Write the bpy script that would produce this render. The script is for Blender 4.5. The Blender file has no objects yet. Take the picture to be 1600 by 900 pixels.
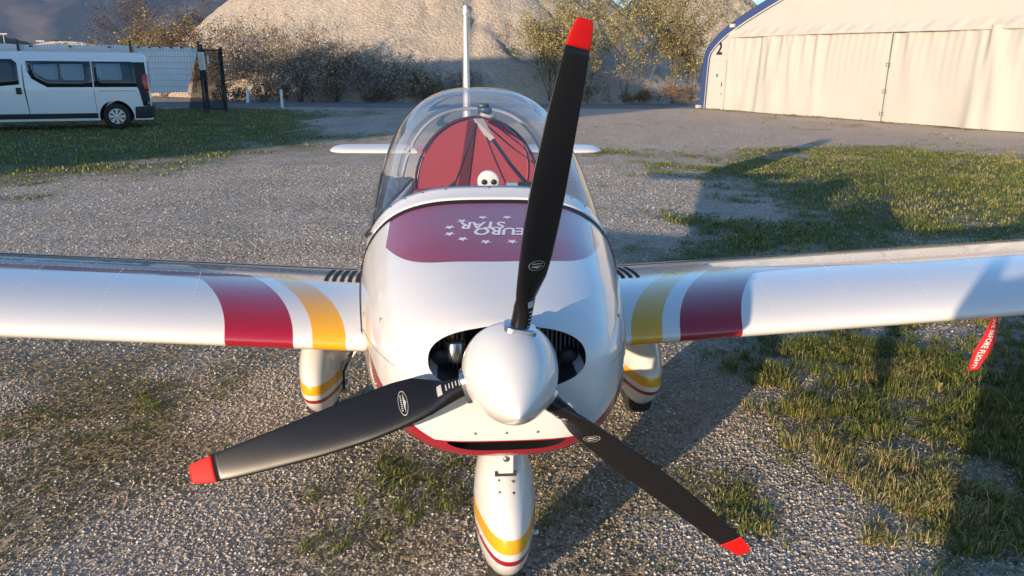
import bpy, bmesh, math, random
import numpy as np
from mathutils import Vector, Matrix
from mathutils.bvhtree import BVHTree
R = math.radians
scn = bpy.context.scene
col = scn.collection
rng = np.random.default_rng(7)
random.seed(7)

# ------------------------------------------------------------------ camera
def setup_camera():
    pi, ya, ro = R(16.48), R(4.67), R(.5)
    fw = Vector((math.sin(ya)*math.cos(pi), math.cos(ya)*math.cos(pi), -math.sin(pi)))
    rt = Vector((math.cos(ya), -math.sin(ya), 0)); up = rt.cross(fw)
    r2 = math.cos(ro)*rt + math.sin(ro)*up; u2 = -math.sin(ro)*rt + math.cos(ro)*up
    cd = bpy.data.cameras.new('camera'); cd.sensor_width = 36; cd.lens = 36*1173/1600
    cd.clip_start = .05; cd.clip_end = 20000
    o = bpy.data.objects.new('camera', cd); col.objects.link(o)
    m = Matrix((r2, u2, -fw)).transposed().to_4x4(); m.translation = (-.142, -1.469, 1.708)
    o.matrix_world = m; scn.camera = o
setup_camera()

# ------------------------------------------------------------------ light
SUN_EL, SUN_BEAR = R(8.4), R(39.5)      # shadows run towards bearing 39.5 deg from +Y
w = bpy.data.worlds.new('World'); scn.world = w; w.use_nodes = True
nt = w.node_tree; bg = nt.nodes['Background']
sky = nt.nodes.new('ShaderNodeTexSky'); sky.sky_type = 'NISHITA'; sky.sun_disc = False
sky.sun_elevation = SUN_EL; sky.sun_rotation = SUN_BEAR + math.pi
sky.air_density = 1.0; sky.dust_density = .3; sky.ozone_density = 3.5
nt.links.new(sky.outputs[0], bg.inputs[0]); bg.inputs[1].default_value = .15
sd = bpy.data.lights.new('sun', 'SUN'); sd.energy = 3.3; sd.angle = R(.53); sd.color = (1, .76, .52)
so = bpy.data.objects.new('sun', sd); col.objects.link(so)
dv = Vector((math.sin(SUN_BEAR)*math.cos(SUN_EL), math.cos(SUN_BEAR)*math.cos(SUN_EL), -math.sin(SUN_EL)))
so.rotation_euler = dv.to_track_quat('-Z', 'Y').to_euler(); so.location = (-20, -30, 20)
scn.view_settings.view_transform = 'Standard'; scn.view_settings.look = 'None'
scn.view_settings.exposure = 1.18; scn.view_settings.gamma = 1
scn.view_settings.use_curve_mapping = False

# ------------------------------------------------------------------ helpers
def tag(o, label=None, cat=None, group=None, kind=None):
    for k, v in (('label', label), ('category', cat), ('group', group), ('kind', kind)):
        if v: o[k] = v
    return o
def empty(name, loc=(0, 0, 0), rz=0):
    o = bpy.data.objects.new(name, None); o.empty_display_size = .2
    o.location = loc; o.rotation_euler = (0, 0, rz); col.objects.link(o); return o
def mk(name, v, f, m, parent=None, smooth=True, idx=None):
    me = bpy.data.meshes.new(name)
    me.from_pydata([tuple(map(float, p)) for p in v], [], [tuple(map(int, q)) for q in f])
    for mm in (m if isinstance(m, (list, tuple)) else [m]): me.materials.append(mm)
    if idx is not None: me.polygons.foreach_set('material_index', idx)
    me.polygons.foreach_set('use_smooth', [smooth]*len(me.polygons))
    me.update(); o = bpy.data.objects.new(name, me); col.objects.link(o)
    if parent: o.parent = parent
    return o
def fast_mesh(name, V, F, m, parent=None, smooth=False, colors=None):
    """V (n,3), F (m,k) equal-sized faces, numpy; colors (n,3) per vertex"""
    V = np.asarray(V, np.float32); F = np.asarray(F, np.int32); k = F.shape[1]
    me = bpy.data.meshes.new(name); me.vertices.add(len(V)); me.vertices.foreach_set('co', V.ravel())
    me.loops.add(F.size); me.loops.foreach_set('vertex_index', F.ravel())
    me.polygons.add(len(F)); me.polygons.foreach_set('loop_start', np.arange(0, F.size, k, dtype=np.int32))
    me.polygons.foreach_set('use_smooth', np.full(len(F), smooth))
    me.materials.append(m); me.update(calc_edges=True); me.validate()
    if colors is not None:
        a = me.attributes.new('tint', 'FLOAT_COLOR', 'POINT')
        a.data.foreach_set('color', np.c_[colors, np.ones(len(colors))].astype(np.float32).ravel())
    o = bpy.data.objects.new(name, me); col.objects.link(o)
    if parent: o.parent = parent
    return o
class MB:
    """collects shapes, builds one mesh"""
    def __init__(s): s.v = []; s.f = []
    def add(s, v, f):
        n = len(s.v); s.v += [tuple(p) for p in v]; s.f += [tuple(i+n for i in q) for q in f]; return s
    def box(s, x0, x1, y0, y1, z0, z1):
        v = [(x, y, z) for z in (z0, z1) for y in (y0, y1) for x in (x0, x1)]
        return s.add(v, [(0, 2, 3, 1), (4, 5, 7, 6), (0, 1, 5, 4), (2, 6, 7, 3), (0, 4, 6, 2), (1, 3, 7, 5)])
    def tube(s, pts, rad, n=8, cap=True):
        pts = [Vector(p) for p in pts]; rs = rad if isinstance(rad, (list, tuple)) else [rad]*len(pts)
        V = []
        for i, p in enumerate(pts):
            d = (pts[min(i+1, len(pts)-1)] - pts[max(i-1, 0)]).normalized()
            a = d.cross(Vector((0, 0, 1)) if abs(d.z) < .9 else Vector((1, 0, 0))).normalized(); b = d.cross(a)
            for k in range(n):
                t = 2*math.pi*k/n; V.append(p + (a*math.cos(t) + b*math.sin(t))*rs[i])
        F = [(i*n+k, i*n+(k+1) % n, (i+1)*n+(k+1) % n, (i+1)*n+k) for i in range(len(pts)-1) for k in range(n)]
        if cap: F += [tuple(range(n)), tuple(reversed(range((len(pts)-1)*n, len(pts)*n)))]
        return s.add(V, F)
    def lathe(s, prof, o, ax, n=32):
        """prof list of (r, h) along axis ax from o"""
        o = Vector(o); ax = Vector(ax).normalized()
        a = ax.cross(Vector((0, 0, 1)) if abs(ax.z) < .9 else Vector((1, 0, 0))).normalized(); b = ax.cross(a)
        V = [o + ax*h + (a*math.cos(2*math.pi*k/n) + b*math.sin(2*math.pi*k/n))*r for r, h in prof for k in range(n)]
        F = [(i*n+k, i*n+(k+1) % n, (i+1)*n+(k+1) % n, (i+1)*n+k) for i in range(len(prof)-1) for k in range(n)]
        return s.add(V, F)
    def prism(s, poly, fn, t0, t1):
        """poly 2D outline, fn(a,b,t)->point; extruded t0..t1 with both caps"""
        n = len(poly); V = [fn(a, b, t) for t in (t0, t1) for a, b in poly]
        return s.add(V, [tuple(reversed(range(n))), tuple(range(n, 2*n))] + [(i, (i+1) % n, n+(i+1) % n, n+i) for i in range(n)])
    def build(s, name, m, parent=None, smooth=False):
        o = mk(name, s.v, s.f, m, parent, smooth)
        bm = bmesh.new(); bm.from_mesh(o.data); bmesh.ops.recalc_face_normals(bm, faces=bm.faces); bm.to_mesh(o.data); bm.free()
        return o
def bevel(o, wd, seg=2, ang=40):
    m = o.modifiers.new('bevel', 'BEVEL'); m.width = wd; m.segments = seg; m.limit_method = 'ANGLE'; m.angle_limit = R(ang); return o
def loft(secs, closed=True, cap0=False, cap1=False):
    n = len(secs[0]); V = [p for s in secs for p in s]; k2 = n if closed else n-1
    F = [(i*n+k, i*n+(k+1) % n, (i+1)*n+(k+1) % n, (i+1)*n+k) for i in range(len(secs)-1) for k in range(k2)]
    if cap0: F.append(tuple(reversed(range(n))))
    if cap1: F.append(tuple(range((len(secs)-1)*n, len(secs)*n)))
    return V, F
def fix_normals(o):
    bm = bmesh.new(); bm.from_mesh(o.data); bmesh.ops.recalc_face_normals(bm, faces=bm.faces); bm.to_mesh(o.data); bm.free(); return o
def copy_tree(o, parent=None):
    c = o.copy(); col.objects.link(c); c.parent = parent
    for ch in o.children: copy_tree(ch, c)
    return c
def apply_mods(o):
    dg = bpy.context.evaluated_depsgraph_get(); me = bpy.data.meshes.new_from_object(o.evaluated_get(dg))
    o.modifiers.clear(); o.data = me; return o

# numpy value noise
def vnoise(x, y, seed=0):
    xi = np.floor(x).astype(np.int64); yi = np.floor(y).astype(np.int64); fx = x-xi; fy = y-yi
    def h(a, b):
        n = (a*374761393 + b*668265263 + seed*1442695041) & 0x7fffffff
        n = ((n ^ (n >> 13))*1274126177) & 0x7fffffff
        return ((n ^ (n >> 16)) & 0xffff)/65535.
    u = fx*fx*(3-2*fx); v = fy*fy*(3-2*fy)
    return (h(xi, yi)*(1-u)+h(xi+1, yi)*u)*(1-v) + (h(xi, yi+1)*(1-u)+h(xi+1, yi+1)*u)*v
def fbm(x, y, oct=4, seed=0):
    x = np.asarray(x, float); y = np.asarray(y, float); x, y = .83*x-.557*y, .557*x+.83*y; s = 0; a = .5; t = 0
    for i in range(oct): s = s + a*vnoise(x, y, seed+i); t += a; a *= .5; x, y = 2.03*(.74*x-.673*y)+11.3, 2.03*(.673*x+.74*y)+5.7
    return s/t
def poly_sd(x, y, poly):
    """signed distance, positive inside"""
    x = np.asarray(x, float); y = np.asarray(y, float); d = np.full(x.shape, 1e9); ins = np.zeros(x.shape, bool)
    n = len(poly)
    for i in range(n):
        ax, ay = poly[i]; bx, by = poly[(i+1) % n]
        ex, ey = bx-ax, by-ay; t = np.clip(((x-ax)*ex+(y-ay)*ey)/(ex*ex+ey*ey), 0, 1)
        d = np.minimum(d, np.hypot(x-ax-t*ex, y-ay-t*ey))
        c = ((ay > y) != (by > y)); ins ^= c & (x < (bx-ax)*(y-ay)/((by-ay) if by != ay else 1e-9)+ax)
    return np.where(ins, d, -d)

# shader expression helper
class X:
    nt = None
    def __init__(s, k): s.k = k
    @staticmethod
    def op(o, *a):
        n = X.nt.nodes.new('ShaderNodeMath'); n.operation = o
        for i, q in enumerate(a):
            if isinstance(q, X): X.nt.links.new(q.k, n.inputs[i])
            else: n.inputs[i].default_value = q
        return X(n.outputs[0])
    def __add__(s, b): return X.op('ADD', s, b)
    __radd__ = __add__
    def __mul__(s, b): return X.op('MULTIPLY', s, b)
    __rmul__ = __mul__
    def __sub__(s, b): return X.op('SUBTRACT', s, b)
    def __rsub__(s, b): return X.op('SUBTRACT', b, s)
    def __gt__(s, b): return X.op('GREATER_THAN', s, b)
    def __lt__(s, b): return X.op('LESS_THAN', s, b)
    def pow(s, b): return X.op('POWER', s, b)
    def abs(s): return X.op('ABSOLUTE', s)
    def max(s, b): return X.op('MAXIMUM', s, b)
    def min(s, b): return X.op('MINIMUM', s, b)
def new_mat(name):
    m = bpy.data.materials.new(name); m.use_nodes = True; t = m.node_tree; X.nt = t
    return m, t, t.nodes['Principled BSDF']
def mat(name, c, rough=.5, metal=0, coat=0, spec=.5, var=0, vscale=8, bump=0, bscale=60, emit=None):
    m, t, b = new_mat(name); b.inputs['Base Color'].default_value = (*c, 1); b.inputs['Roughness'].default_value = rough
    b.inputs['Metallic'].default_value = metal; b.inputs['Coat Weight'].default_value = coat; b.inputs['Coat Roughness'].default_value = .06
    b.inputs['Specular IOR Level'].default_value = spec
    tc = t.nodes.new('ShaderNodeTexCoord')
    if var:
        n = t.nodes.new('ShaderNodeTexNoise'); n.inputs['Scale'].default_value = vscale; n.inputs['Detail'].default_value = 5
        t.links.new(tc.outputs['Object'], n.inputs[0])
        mx = t.nodes.new('ShaderNodeMix'); mx.data_type = 'RGBA'; t.links.new(n.outputs[0], mx.inputs[0])
        mx.inputs[6].default_value = (*[q*(1-var) for q in c], 1); mx.inputs[7].default_value = (*[min(1, q*(1+var)) for q in c], 1)
        t.links.new(mx.outputs[2], b.inputs['Base Color'])
        r = t.nodes.new('ShaderNodeMapRange'); r.inputs[3].default_value = max(0, rough-.08); r.inputs[4].default_value = rough+.08
        t.links.new(n.outputs[0], r.inputs[0]); t.links.new(r.outputs[0], b.inputs['Roughness'])
    if bump:
        n2 = t.nodes.new('ShaderNodeTexNoise'); n2.inputs['Scale'].default_value = bscale; n2.inputs['Detail'].default_value = 4
        t.links.new(tc.outputs['Object'], n2.inputs[0]); bp = t.nodes.new('ShaderNodeBump'); bp.inputs['Strength'].default_value = bump
        bp.inputs['Distance'].default_value = .01; t.links.new(n2.outputs[0], bp.inputs['Height']); t.links.new(bp.outputs[0], b.inputs['Normal'])
    if emit: b.inputs['Emission Color'].default_value = (*emit[0], 1); b.inputs['Emission Strength'].default_value = emit[1]
    return m
def obj_xyz(t):
    tc = t.nodes.new('ShaderNodeTexCoord'); s = t.nodes.new('ShaderNodeSeparateXYZ'); t.links.new(tc.outputs['Object'], s.inputs[0])
    return X(s.outputs[0]), X(s.outputs[1]), X(s.outputs[2])
def mixc(t, fac, a, b):
    mx = t.nodes.new('ShaderNodeMix'); mx.data_type = 'RGBA'
    for q, i in ((fac, 0), (a, 6), (b, 7)):
        if isinstance(q, X): t.links.new(q.k, mx.inputs[i])
        elif hasattr(q, 'links'): t.links.new(q, mx.inputs[i])
        elif i == 0: mx.inputs[0].default_value = q
        else: mx.inputs[i].default_value = (*q, 1)
    return mx.outputs[2]
def noise(t, scale, detail=4, rough=.55, coord='Object', vec=None):
    n = t.nodes.new('ShaderNodeTexNoise'); n.inputs['Scale'].default_value = scale; n.inputs['Detail'].default_value = detail; n.inputs['Roughness'].default_value = rough
    if vec is None:
        tc = t.nodes.new('ShaderNodeTexCoord'); vec = tc.outputs[coord]
    t.links.new(vec, n.inputs[0]); return X(n.outputs[0])
WHITE = (.66, .655, .65); RED = (.30, .008, .022); YEL = (.72, .36, .015)
def paint(name, masks, base=WHITE, rough=.28, coat=.55):
    """white aircraft paint with stripes; masks(t, x, y, z) -> list of (mask, colour)"""
    m, t, b = new_mat(name); b.inputs['Coat Weight'].default_value = coat; b.inputs['Coat Roughness'].default_value = .05
    x, y, z = obj_xyz(t); n = noise(t, 2.2, 3); dirt = noise(t, 55, 3)
    c = mixc(t, n, tuple(q*.96 for q in base), base); c = mixc(t, (dirt-.70).max(0)*1.6, c, (.42, .37, .30))
    for mk_, cc in masks(t, x, y, z): c = mixc(t, mk_, c, cc)
    t.links.new(c if hasattr(c, 'links') else c, b.inputs['Base Color'])
    rr = n*.04 + (rough-.02); t.links.new(rr.k, b.inputs['Roughness'])
    return m

# ------------------------------------------------------------------ ground and terrain
FG = [(1.76, 2.84), (2.46, 2.96), (3.88, 3.26), (9, 4), (9, -2), (2.2, -1), (1.61, .64), (1.64, .78), (1.59, 1.08), (1.55, 1.44), (1.49, 1.73), (1.67, 2.29)]
PATCH = [(.9, 1.25), (1.11, 1.36), (1.17, 1.11), (1.1, .86), (.92, .95), (.83, 1.09)]
TUFT = [(-.56, 1.46), (-.48, 1.71), (-.3, 1.6), (-.31, 1.36), (-.47, 1.3)]
TUFT2 = [(.22, 1.27), (.36, 1.29), (.38, 1.17), (.23, 1.14)]
MIDR = [(2.98, 14.8), (4.44, 12.67), (5.8, 13.95), (8.59, 14.49), (11, 14), (22, 10), (22, 3), (9, 4), (5.37, 5.17), (3.53, 5.36), (2.4, 5.22), (2.58, 6.89), (3.98, 8.61), (3.44, 10.18), (2.96, 12.72)]
FARL = [(-40, 30.6), (-9.19, 30.8), (-7.12, 30.6), (-3.56, 27.74), (-1.48, 24.2), (-1.93, 19.38), (-2.85, 16.39), (-3.65, 14.04), (-3.95, 12.79), (-6.62, 9.87), (-14, 6), (-40, 8)]
WORN = [(-4.91, 23.04), (-3.75, 25.52), (-1.3, 24.84), (-1.24, 19.37), (-3.24, 19.0)]
OLIVE = [(-7.5, 9.4), (-5.84, 10.27), (-4.62, 9.31), (-4.75, 8.09), (-5.45, 7.71), (-8, 7.6)]
HANG = [(10.4, 31.2), (16.0, 18.1), (19.5, 10), (20.2, 10.3), (16.6, 18.4), (11, 31.6)]
def grass_mask(x, y):
    x = np.asarray(x, float); y = np.asarray(y, float)
    n = fbm(x*1.1, y*1.1, 4, 3)-.5; nf = fbm(x*4.5, y*4.5, 3, 9)-.5; nl = fbm(x*.35, y*.35, 3, 21)-.5
    ss = lambda v, w_: np.clip(v/w_*.5+.5, 0, 1)
    g = ss(poly_sd(x, y, FG) + n*.9 + nf*.8 + .32, .35)*.95
    g = g*np.clip((fbm(x*3.4, y*3.4, 3, 57)-.34)*5, .5, 1)
    for p, k in ((PATCH, 1.), (TUFT, 1.), (TUFT2, .6)): g = np.maximum(g, k*ss(poly_sd(x, y, p) + nf*.25, .12))
    g = np.maximum(g, ss(poly_sd(x, y, MIDR) + n*4.2 + nf*2.6 + nl*2 + .1, 1.6)*.9)
    fl = ss(poly_sd(x, y, FARL) + n*4.0 + nf*2.2 - .2, 2.2)
    fl = fl*(1-.85*ss(poly_sd(x, y, WORN) + n*2.5 + nf*2, 1.0))
    g = np.maximum(g, fl)
    g = np.maximum(g, .6*ss(poly_sd(x, y, OLIVE) + n*3 + nf*2 - .5, .8))
    g = np.maximum(g, .8*ss(poly_sd(x, y, HANG) + n*.9 + .1, .4))
    # scattered weeds on the gravel
    g = np.maximum(g, .5*np.clip((nf+n*1.1+nl*.9-.24)*6, 0, 1)*(y < 29))
    return g
def moss_mask(x, y):
    n = .55*fbm(x*2.4+40, y*2.4, 4, 33)+.45*fbm(x*.9, y*.9, 3, 37); m = np.clip((n-.425)*9, 0, 1)*np.clip(.45+1.3*(fbm(x*.5+7, y*.5, 3, 61)-.25), .3, 1)
    lo = np.clip((4.5-np.asarray(y))/2.5, .35, 1)*np.clip((1.9-np.asarray(x))/1., .55, 1)
    return m*lo
def ground_z(x, y):
    d = np.hypot(x, np.asarray(y)-1)
    return (fbm(np.asarray(x)*1.3, np.asarray(y)*1.3, 3, 5)-.5)*.03*np.clip((14-d)/8, 0, 1)

def gravel_nodes(t, pos, scale):
    v = t.nodes.new('ShaderNodeTexVoronoi'); v.inputs['Scale'].default_value = scale; t.links.new(pos, v.inputs['Vector'])
    r = t.nodes.new('ShaderNodeValToRGB'); cr = r.color_ramp; sp = t.nodes.new('ShaderNodeSeparateColor')
    t.links.new(v.outputs['Color'], sp.inputs[0]); t.links.new(sp.outputs[0], r.inputs[0])
    cr.elements[0].color = (.25, .215, .175, 1); cr.elements[1].color = (.74, .69, .62, 1)
    for p, c in ((.3, (.41, .345, .28)), (.6, (.51, .44, .365)), (.85, (.60, .535, .46))):
        e = cr.elements.new(p); e.color = (*c, 1)
    return r.outputs[0], v
def build_ground():
    m, t, b = new_mat('gravel_ground'); b.inputs['Roughness'].default_value = .95; b.inputs['Specular IOR Level'].default_value = .2
    tc = t.nodes.new('ShaderNodeTexCoord'); pos = tc.outputs['Object']
    c1, v1 = gravel_nodes(t, pos, 75); c2, v2 = gravel_nodes(t, pos, 14)
    n1 = noise(t, .6, 6, .6, vec=pos); n2 = noise(t, 4, 5, .6, vec=pos); n3 = noise(t, 24, 4, .6, vec=pos)
    g = mixc(t, .30, c1, c2)
    g = mixc(t, X.op('MULTIPLY_ADD', n1, 1.6, -.5).max(0).min(1)*.45, g, (.50, .43, .36))
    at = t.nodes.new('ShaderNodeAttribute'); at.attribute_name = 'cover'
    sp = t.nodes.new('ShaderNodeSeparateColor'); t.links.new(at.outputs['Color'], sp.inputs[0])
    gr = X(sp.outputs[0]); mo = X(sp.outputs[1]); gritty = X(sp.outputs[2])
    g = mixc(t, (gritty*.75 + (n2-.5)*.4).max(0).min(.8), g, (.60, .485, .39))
    soil = mixc(t, n3, (.16, .118, .066), (.31, .235, .14)); soil = mixc(t, (n2-.5).max(0)*2.2, soil, (.15, .16, .05))
    g = mixc(t, (mo*1.15 + (n3-.5)*.9 + (n2-.5)*.7).max(0).min(1)*.92, g, soil)
    grass = mixc(t, n2, (.05, .075, .022), (.13, .14, .045)); grass = mixc(t, (n3-.45).max(0)*1.5, grass, (.16, .13, .06))
    g = mixc(t, ((gr-.35)*2.2 + (n3-.5)*2.0 + (n2-.5)*1.2).max(0).min(1)*.92, g, grass)
    t.links.new(g, b.inputs['Base Color'])
    bp = t.nodes.new('ShaderNodeBump'); bp.inputs['Strength'].default_value = .8; bp.inputs['Distance'].default_value = .012
    hh = X(v1.outputs['Distance'])*-.7 + n3*.8 + X(v2.outputs['Distance'])*-.8; t.links.new(hh.k, bp.inputs['Height'])
    # pebble facets: each stone cell tilts its own way, so low sun catches the near sides at any distance
    vm = t.nodes.new('ShaderNodeVectorMath'); vm.operation = 'SUBTRACT'; t.links.new(v1.outputs['Color'], vm.inputs[0]); vm.inputs[1].default_value = (.5, .5, .5)
    vs = t.nodes.new('ShaderNodeVectorMath'); vs.operation = 'MULTIPLY'; t.links.new(vm.outputs[0], vs.inputs[0]); vs.inputs[1].default_value = (2.1, 2.1, .3)
    va = t.nodes.new('ShaderNodeVectorMath'); va.operation = 'ADD'; t.links.new(bp.outputs[0], va.inputs[0]); t.links.new(vs.outputs[0], va.inputs[1])
    vn_ = t.nodes.new('ShaderNodeVectorMath'); vn_.operation = 'NORMALIZE'; t.links.new(va.outputs[0], vn_.inputs[0]); t.links.new(vn_.outputs[0], b.inputs['Normal'])
    def axis(n, near, far, c=0):
        k = np.linspace(-1, 1, n); bb = math.asinh(far/near*.02)/1
        bb = 9.0; s = np.sinh(bb*k)/math.sinh(bb)*far; return s + c
    xs = axis(311, 1, 6000); ys = axis(311, 1, 6000, 4)
    gx, gy = np.meshgrid(xs, ys); V = np.c_[gx.ravel(), gy.ravel(), ground_z(gx.ravel(), gy.ravel())]
    n = len(xs); i, j = np.meshgrid(np.arange(n-1), np.arange(n-1)); a = (j*n+i).ravel()
    F = np.c_[a, a+1, a+n+1, a+n]
    near = np.hypot(gx, gy).ravel() < 200
    cov = np.zeros((len(V), 3)); X_, Y_ = V[near, 0], V[near, 1]
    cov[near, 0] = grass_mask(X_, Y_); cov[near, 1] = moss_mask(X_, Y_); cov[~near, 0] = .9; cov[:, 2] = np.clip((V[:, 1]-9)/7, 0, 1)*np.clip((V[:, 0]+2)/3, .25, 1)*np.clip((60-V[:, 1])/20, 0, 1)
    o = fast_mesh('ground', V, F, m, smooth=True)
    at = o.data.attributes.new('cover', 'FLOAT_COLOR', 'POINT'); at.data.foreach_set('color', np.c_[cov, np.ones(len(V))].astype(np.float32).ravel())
    tag(o, 'gravel airfield ground with patches of grass', kind='structure')
build_ground()

def build_road():
    m = mat('asphalt', (.17, .17, .175), .9, var=.18, vscale=1.5, bump=.5, bscale=40)
    xs = np.linspace(-90, 90, 120); V = []; F = []
    for i, x in enumerate(xs):
        c = 32.9 + .0016*x*x*.4; V += [(x, c-1.9+.25*math.sin(x*.7), .008), (x, c-1.6, .012), (x, c+1.6, .012), (x, c+1.9+.2*math.sin(x*.9), .008)]
    for i in range(len(xs)-1):
        for k in range(3): F.append((i*4+k, (i+1)*4+k, (i+1)*4+k+1, i*4+k+1))
    tag(mk('road', V, F, m), 'narrow grey road crossing behind the airfield', kind='structure')
build_road()

def build_mounds():
    m, t, b = new_mat('mound_gravel'); b.inputs['Roughness'].default_value = .95
    tc = t.nodes.new('ShaderNodeTexCoord'); pos = tc.outputs['Object']
    n1 = noise(t, .35, 8, .65, vec=pos); n2 = noise(t, 6, 7, .75, vec=pos); c1, v1 = gravel_nodes(t, pos, 7)
    c = mixc(t, X.op('MULTIPLY_ADD', n1, 2.4, -.7).max(0).min(1), (.42, .335, .24), (.43, .37, .30))
    c = mixc(t, .25, c, c1); c = mixc(t, (n2-.55).max(0)*.8, c, (.25, .20, .15))
    t.links.new(c, b.inputs['Base Color'])
    bp = t.nodes.new('ShaderNodeBump'); bp.inputs['Strength'].default_value = .8; bp.inputs['Distance'].default_value = .12
    t.links.new((n2 + X(v1.outputs['Distance'])*-.5).k, bp.inputs['Height']); t.links.new(bp.outputs[0], b.inputs['Normal'])
    def mound(cx, cy, rx, ry, h, seed, label, slope_p=1.0):
        n = 190 if h > 10 else 110; k = np.linspace(-1.15, 1.15, n); gx, gy = np.meshgrid(k, k)
        r = np.sqrt(gx**2 + gy**2); th = np.arctan2(gy, gx)
        prof = np.clip(1.06-r, 0, 1)
        z = h*np.minimum(prof*1.25, .86+.14*prof)
        # erosion gullies that run down the slope
        thw = th + .5*(fbm(gx*3+seed, gy*3, 3, seed+5)-.5); gu = np.abs(fbm(thw*7+seed, r*2.2, 4, seed)-.5)*2; gu2 = np.abs(fbm(th*26+seed, r*2.5, 3, seed+4)-.5)*2
        amp = np.clip(prof*4, 0, 1)*np.clip((.97-prof)*3, 0, 1)
        z -= amp*(np.clip(.16-gu, 0, 1)*3.0*np.clip(gx*2.2+.35, .06, 1) + np.clip(.3-gu2, 0, 1)*.12)
        z += (fbm(gx*9+seed, gy*9, 5, seed+8)-.5)*.6*np.clip(prof*5, 0, 1) + (fbm(gx*55, gy*55, 3, seed+2)-.5)*.22*np.clip(prof*5, 0, 1)
        z = np.where(prof <= 0, -.4, np.maximum(z, -.4))
        V = np.c_[(cx+gx*rx).ravel(), (cy+gy*ry).ravel(), z.ravel()]
        i, j = np.meshgrid(np.arange(n-1), np.arange(n-1)); a = (j*n+i).ravel()
        o = fast_mesh('gravel_mound', V, np.c_[a, a+1, a+n+1, a+n], m, smooth=True); tag(o, label, kind='structure')
    mound(-1.5, 55.5, 19.5, 18.5, 12.0, 3, 'large eroded gravel heap behind the bushes')
    mound(20.5, 66, 12.5, 14, 8.6, 12, 'second gravel heap behind the trees by the hangar')
build_mounds()

def build_mountains():
    m, t, b = new_mat('mountain_rock'); b.inputs['Roughness'].default_value = 1; b.inputs['Specular IOR Level'].default_value = .1
    n1 = noise(t, .004, 8, .6); n2 = noise(t, .02, 6, .6)
    c = mixc(t, X.op('MULTIPLY_ADD', n1, 6, -2.7).max(0).min(1), (.018, .024, .030), (.13, .10, .08)); c = mixc(t, (n2-.6).max(0)*2, c, (.26, .23, .20))  # brown patches are sunlit slopes painted into the dark mountain colour
    t.links.new(c, b.inputs['Base Color'])
    nx, ny = 300, 100; xs = np.linspace(-5200, 4200, nx); ys = np.linspace(2500, 4600, ny); gx, gy = np.meshgrid(xs, ys)
    ridge = 1-np.abs(fbm(gx/620, gy/620, 7, 50)*2-1)**.9; v = (gy-2500)/2100
    env = np.interp(gx, [-5200, -2600, -1200, -500, 300, 900, 4200], [820, 760, 560, 400, 170, 130, 260])
    z = env*np.clip(v*2.4, 0, 1)**.8*(.25+1.0*ridge) - 12
    V = np.c_[gx.ravel(), gy.ravel(), z.ravel()]; i, j = np.meshgrid(np.arange(nx-1), np.arange(ny-1)); a = (j*nx+i).ravel()
    tag(fast_mesh('mountains', V, np.c_[a, a+1, a+nx+1, a+nx], m, smooth=True), 'blue hazy mountain range far away', kind='structure')
    m2 = mat('wooded_hill', (.05, .04, .025), 1, var=.5, vscale=.15, bump=1, bscale=.4)
    def hill(cx, cy, rx, ry, h, lab, s):
        n = 70; k = np.linspace(-1, 1, n); gx, gy = np.meshgrid(k, k); r = np.hypot(gx, gy)
        z = h*np.clip(1-r**1.6, -.05, 1)*(.8+.4*fbm(gx*3, gy*3, 4, s)) + (fbm(gx*45, gy*45, 2, s)-.5)*h*.14*(r < .98) - .3
        V = np.c_[(cx+gx*rx).ravel(), (cy+gy*ry).ravel(), z.ravel()]; i, j = np.meshgrid(np.arange(n-1), np.arange(n-1)); a = (j*n+i).ravel()
        tag(fast_mesh('hill', V, np.c_[a, a+1, a+n+1, a+n], m2, smooth=True), lab, kind='structure')
    hill(-318, 430, 128, 90, 27, 'low dark wooded hill beyond the fence', 4)
    hill(150, 500, 160, 90, 21, 'low dark wooded hill between the gravel heaps', 6)
build_mountains()

# ------------------------------------------------------------------ the aircraft
plane = tag(empty('airplane'), 'white low-wing light airplane with red and yellow stripes and three-blade propeller', 'airplane')
ST = np.array([  # y, half width, z top, z bottom, z widest, exponent
 (.376, .12, .97, .78, .87, 2.0), (.381, .19, 1.025, .715, .87, 2.1), (.392, .232, 1.045, .682, .87, 2.2), (.41, .262, 1.058, .660, .868, 2.3), (.44, .29, 1.068, .643, .865, 2.4),
 (.50, .325, 1.085, .625, .86, 2.5), (.60, .365, 1.107, .605, .85, 2.6), (.75, .408, 1.137, .587, .83, 2.75), (.95, .445, 1.170, .572, .80, 2.95),
 (1.15, .475, 1.197, .562, .77, 3.15), (1.30, .495, 1.217, .556, .75, 3.3), (1.42, .50, 1.252, .553, .75, 3.2), (1.62, .508, 1.37, .55, .75, 3.0), (1.9, .515, 1.505, .55, .75, 2.85),
 (2.2, .515, 1.592, .555, .76, 2.75), (2.4, .51, 1.608, .56, .77, 2.7), (2.7, .485, 1.57, .575, .78, 2.6), (3.0, .45, 1.455, .595, .80, 2.5), (3.3, .405, 1.28, .62, .83, 2.4),
 (3.6, .355, 1.19, .65, .86, 2.3), (4.2, .255, 1.135, .725, .89, 2.2), (5.0, .135, 1.085, .83, .94, 2.1), (5.75, .04, 1.04, .93, .985, 2)])
def sec_par(y): return [np.interp(y, ST[:, 0], ST[:, k]) for k in range(1, 6)]
def smooth_par(y):
    # Catmull-like smoothing of the station table
    h = .05 if y > .62 else .004
    return [(np.interp(y-h, ST[:, 0], ST[:, k]) + 2*np.interp(y, ST[:, 0], ST[:, k]) + np.interp(y+h, ST[:, 0], ST[:, k]))/4 for k in range(1, 6)]
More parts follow.
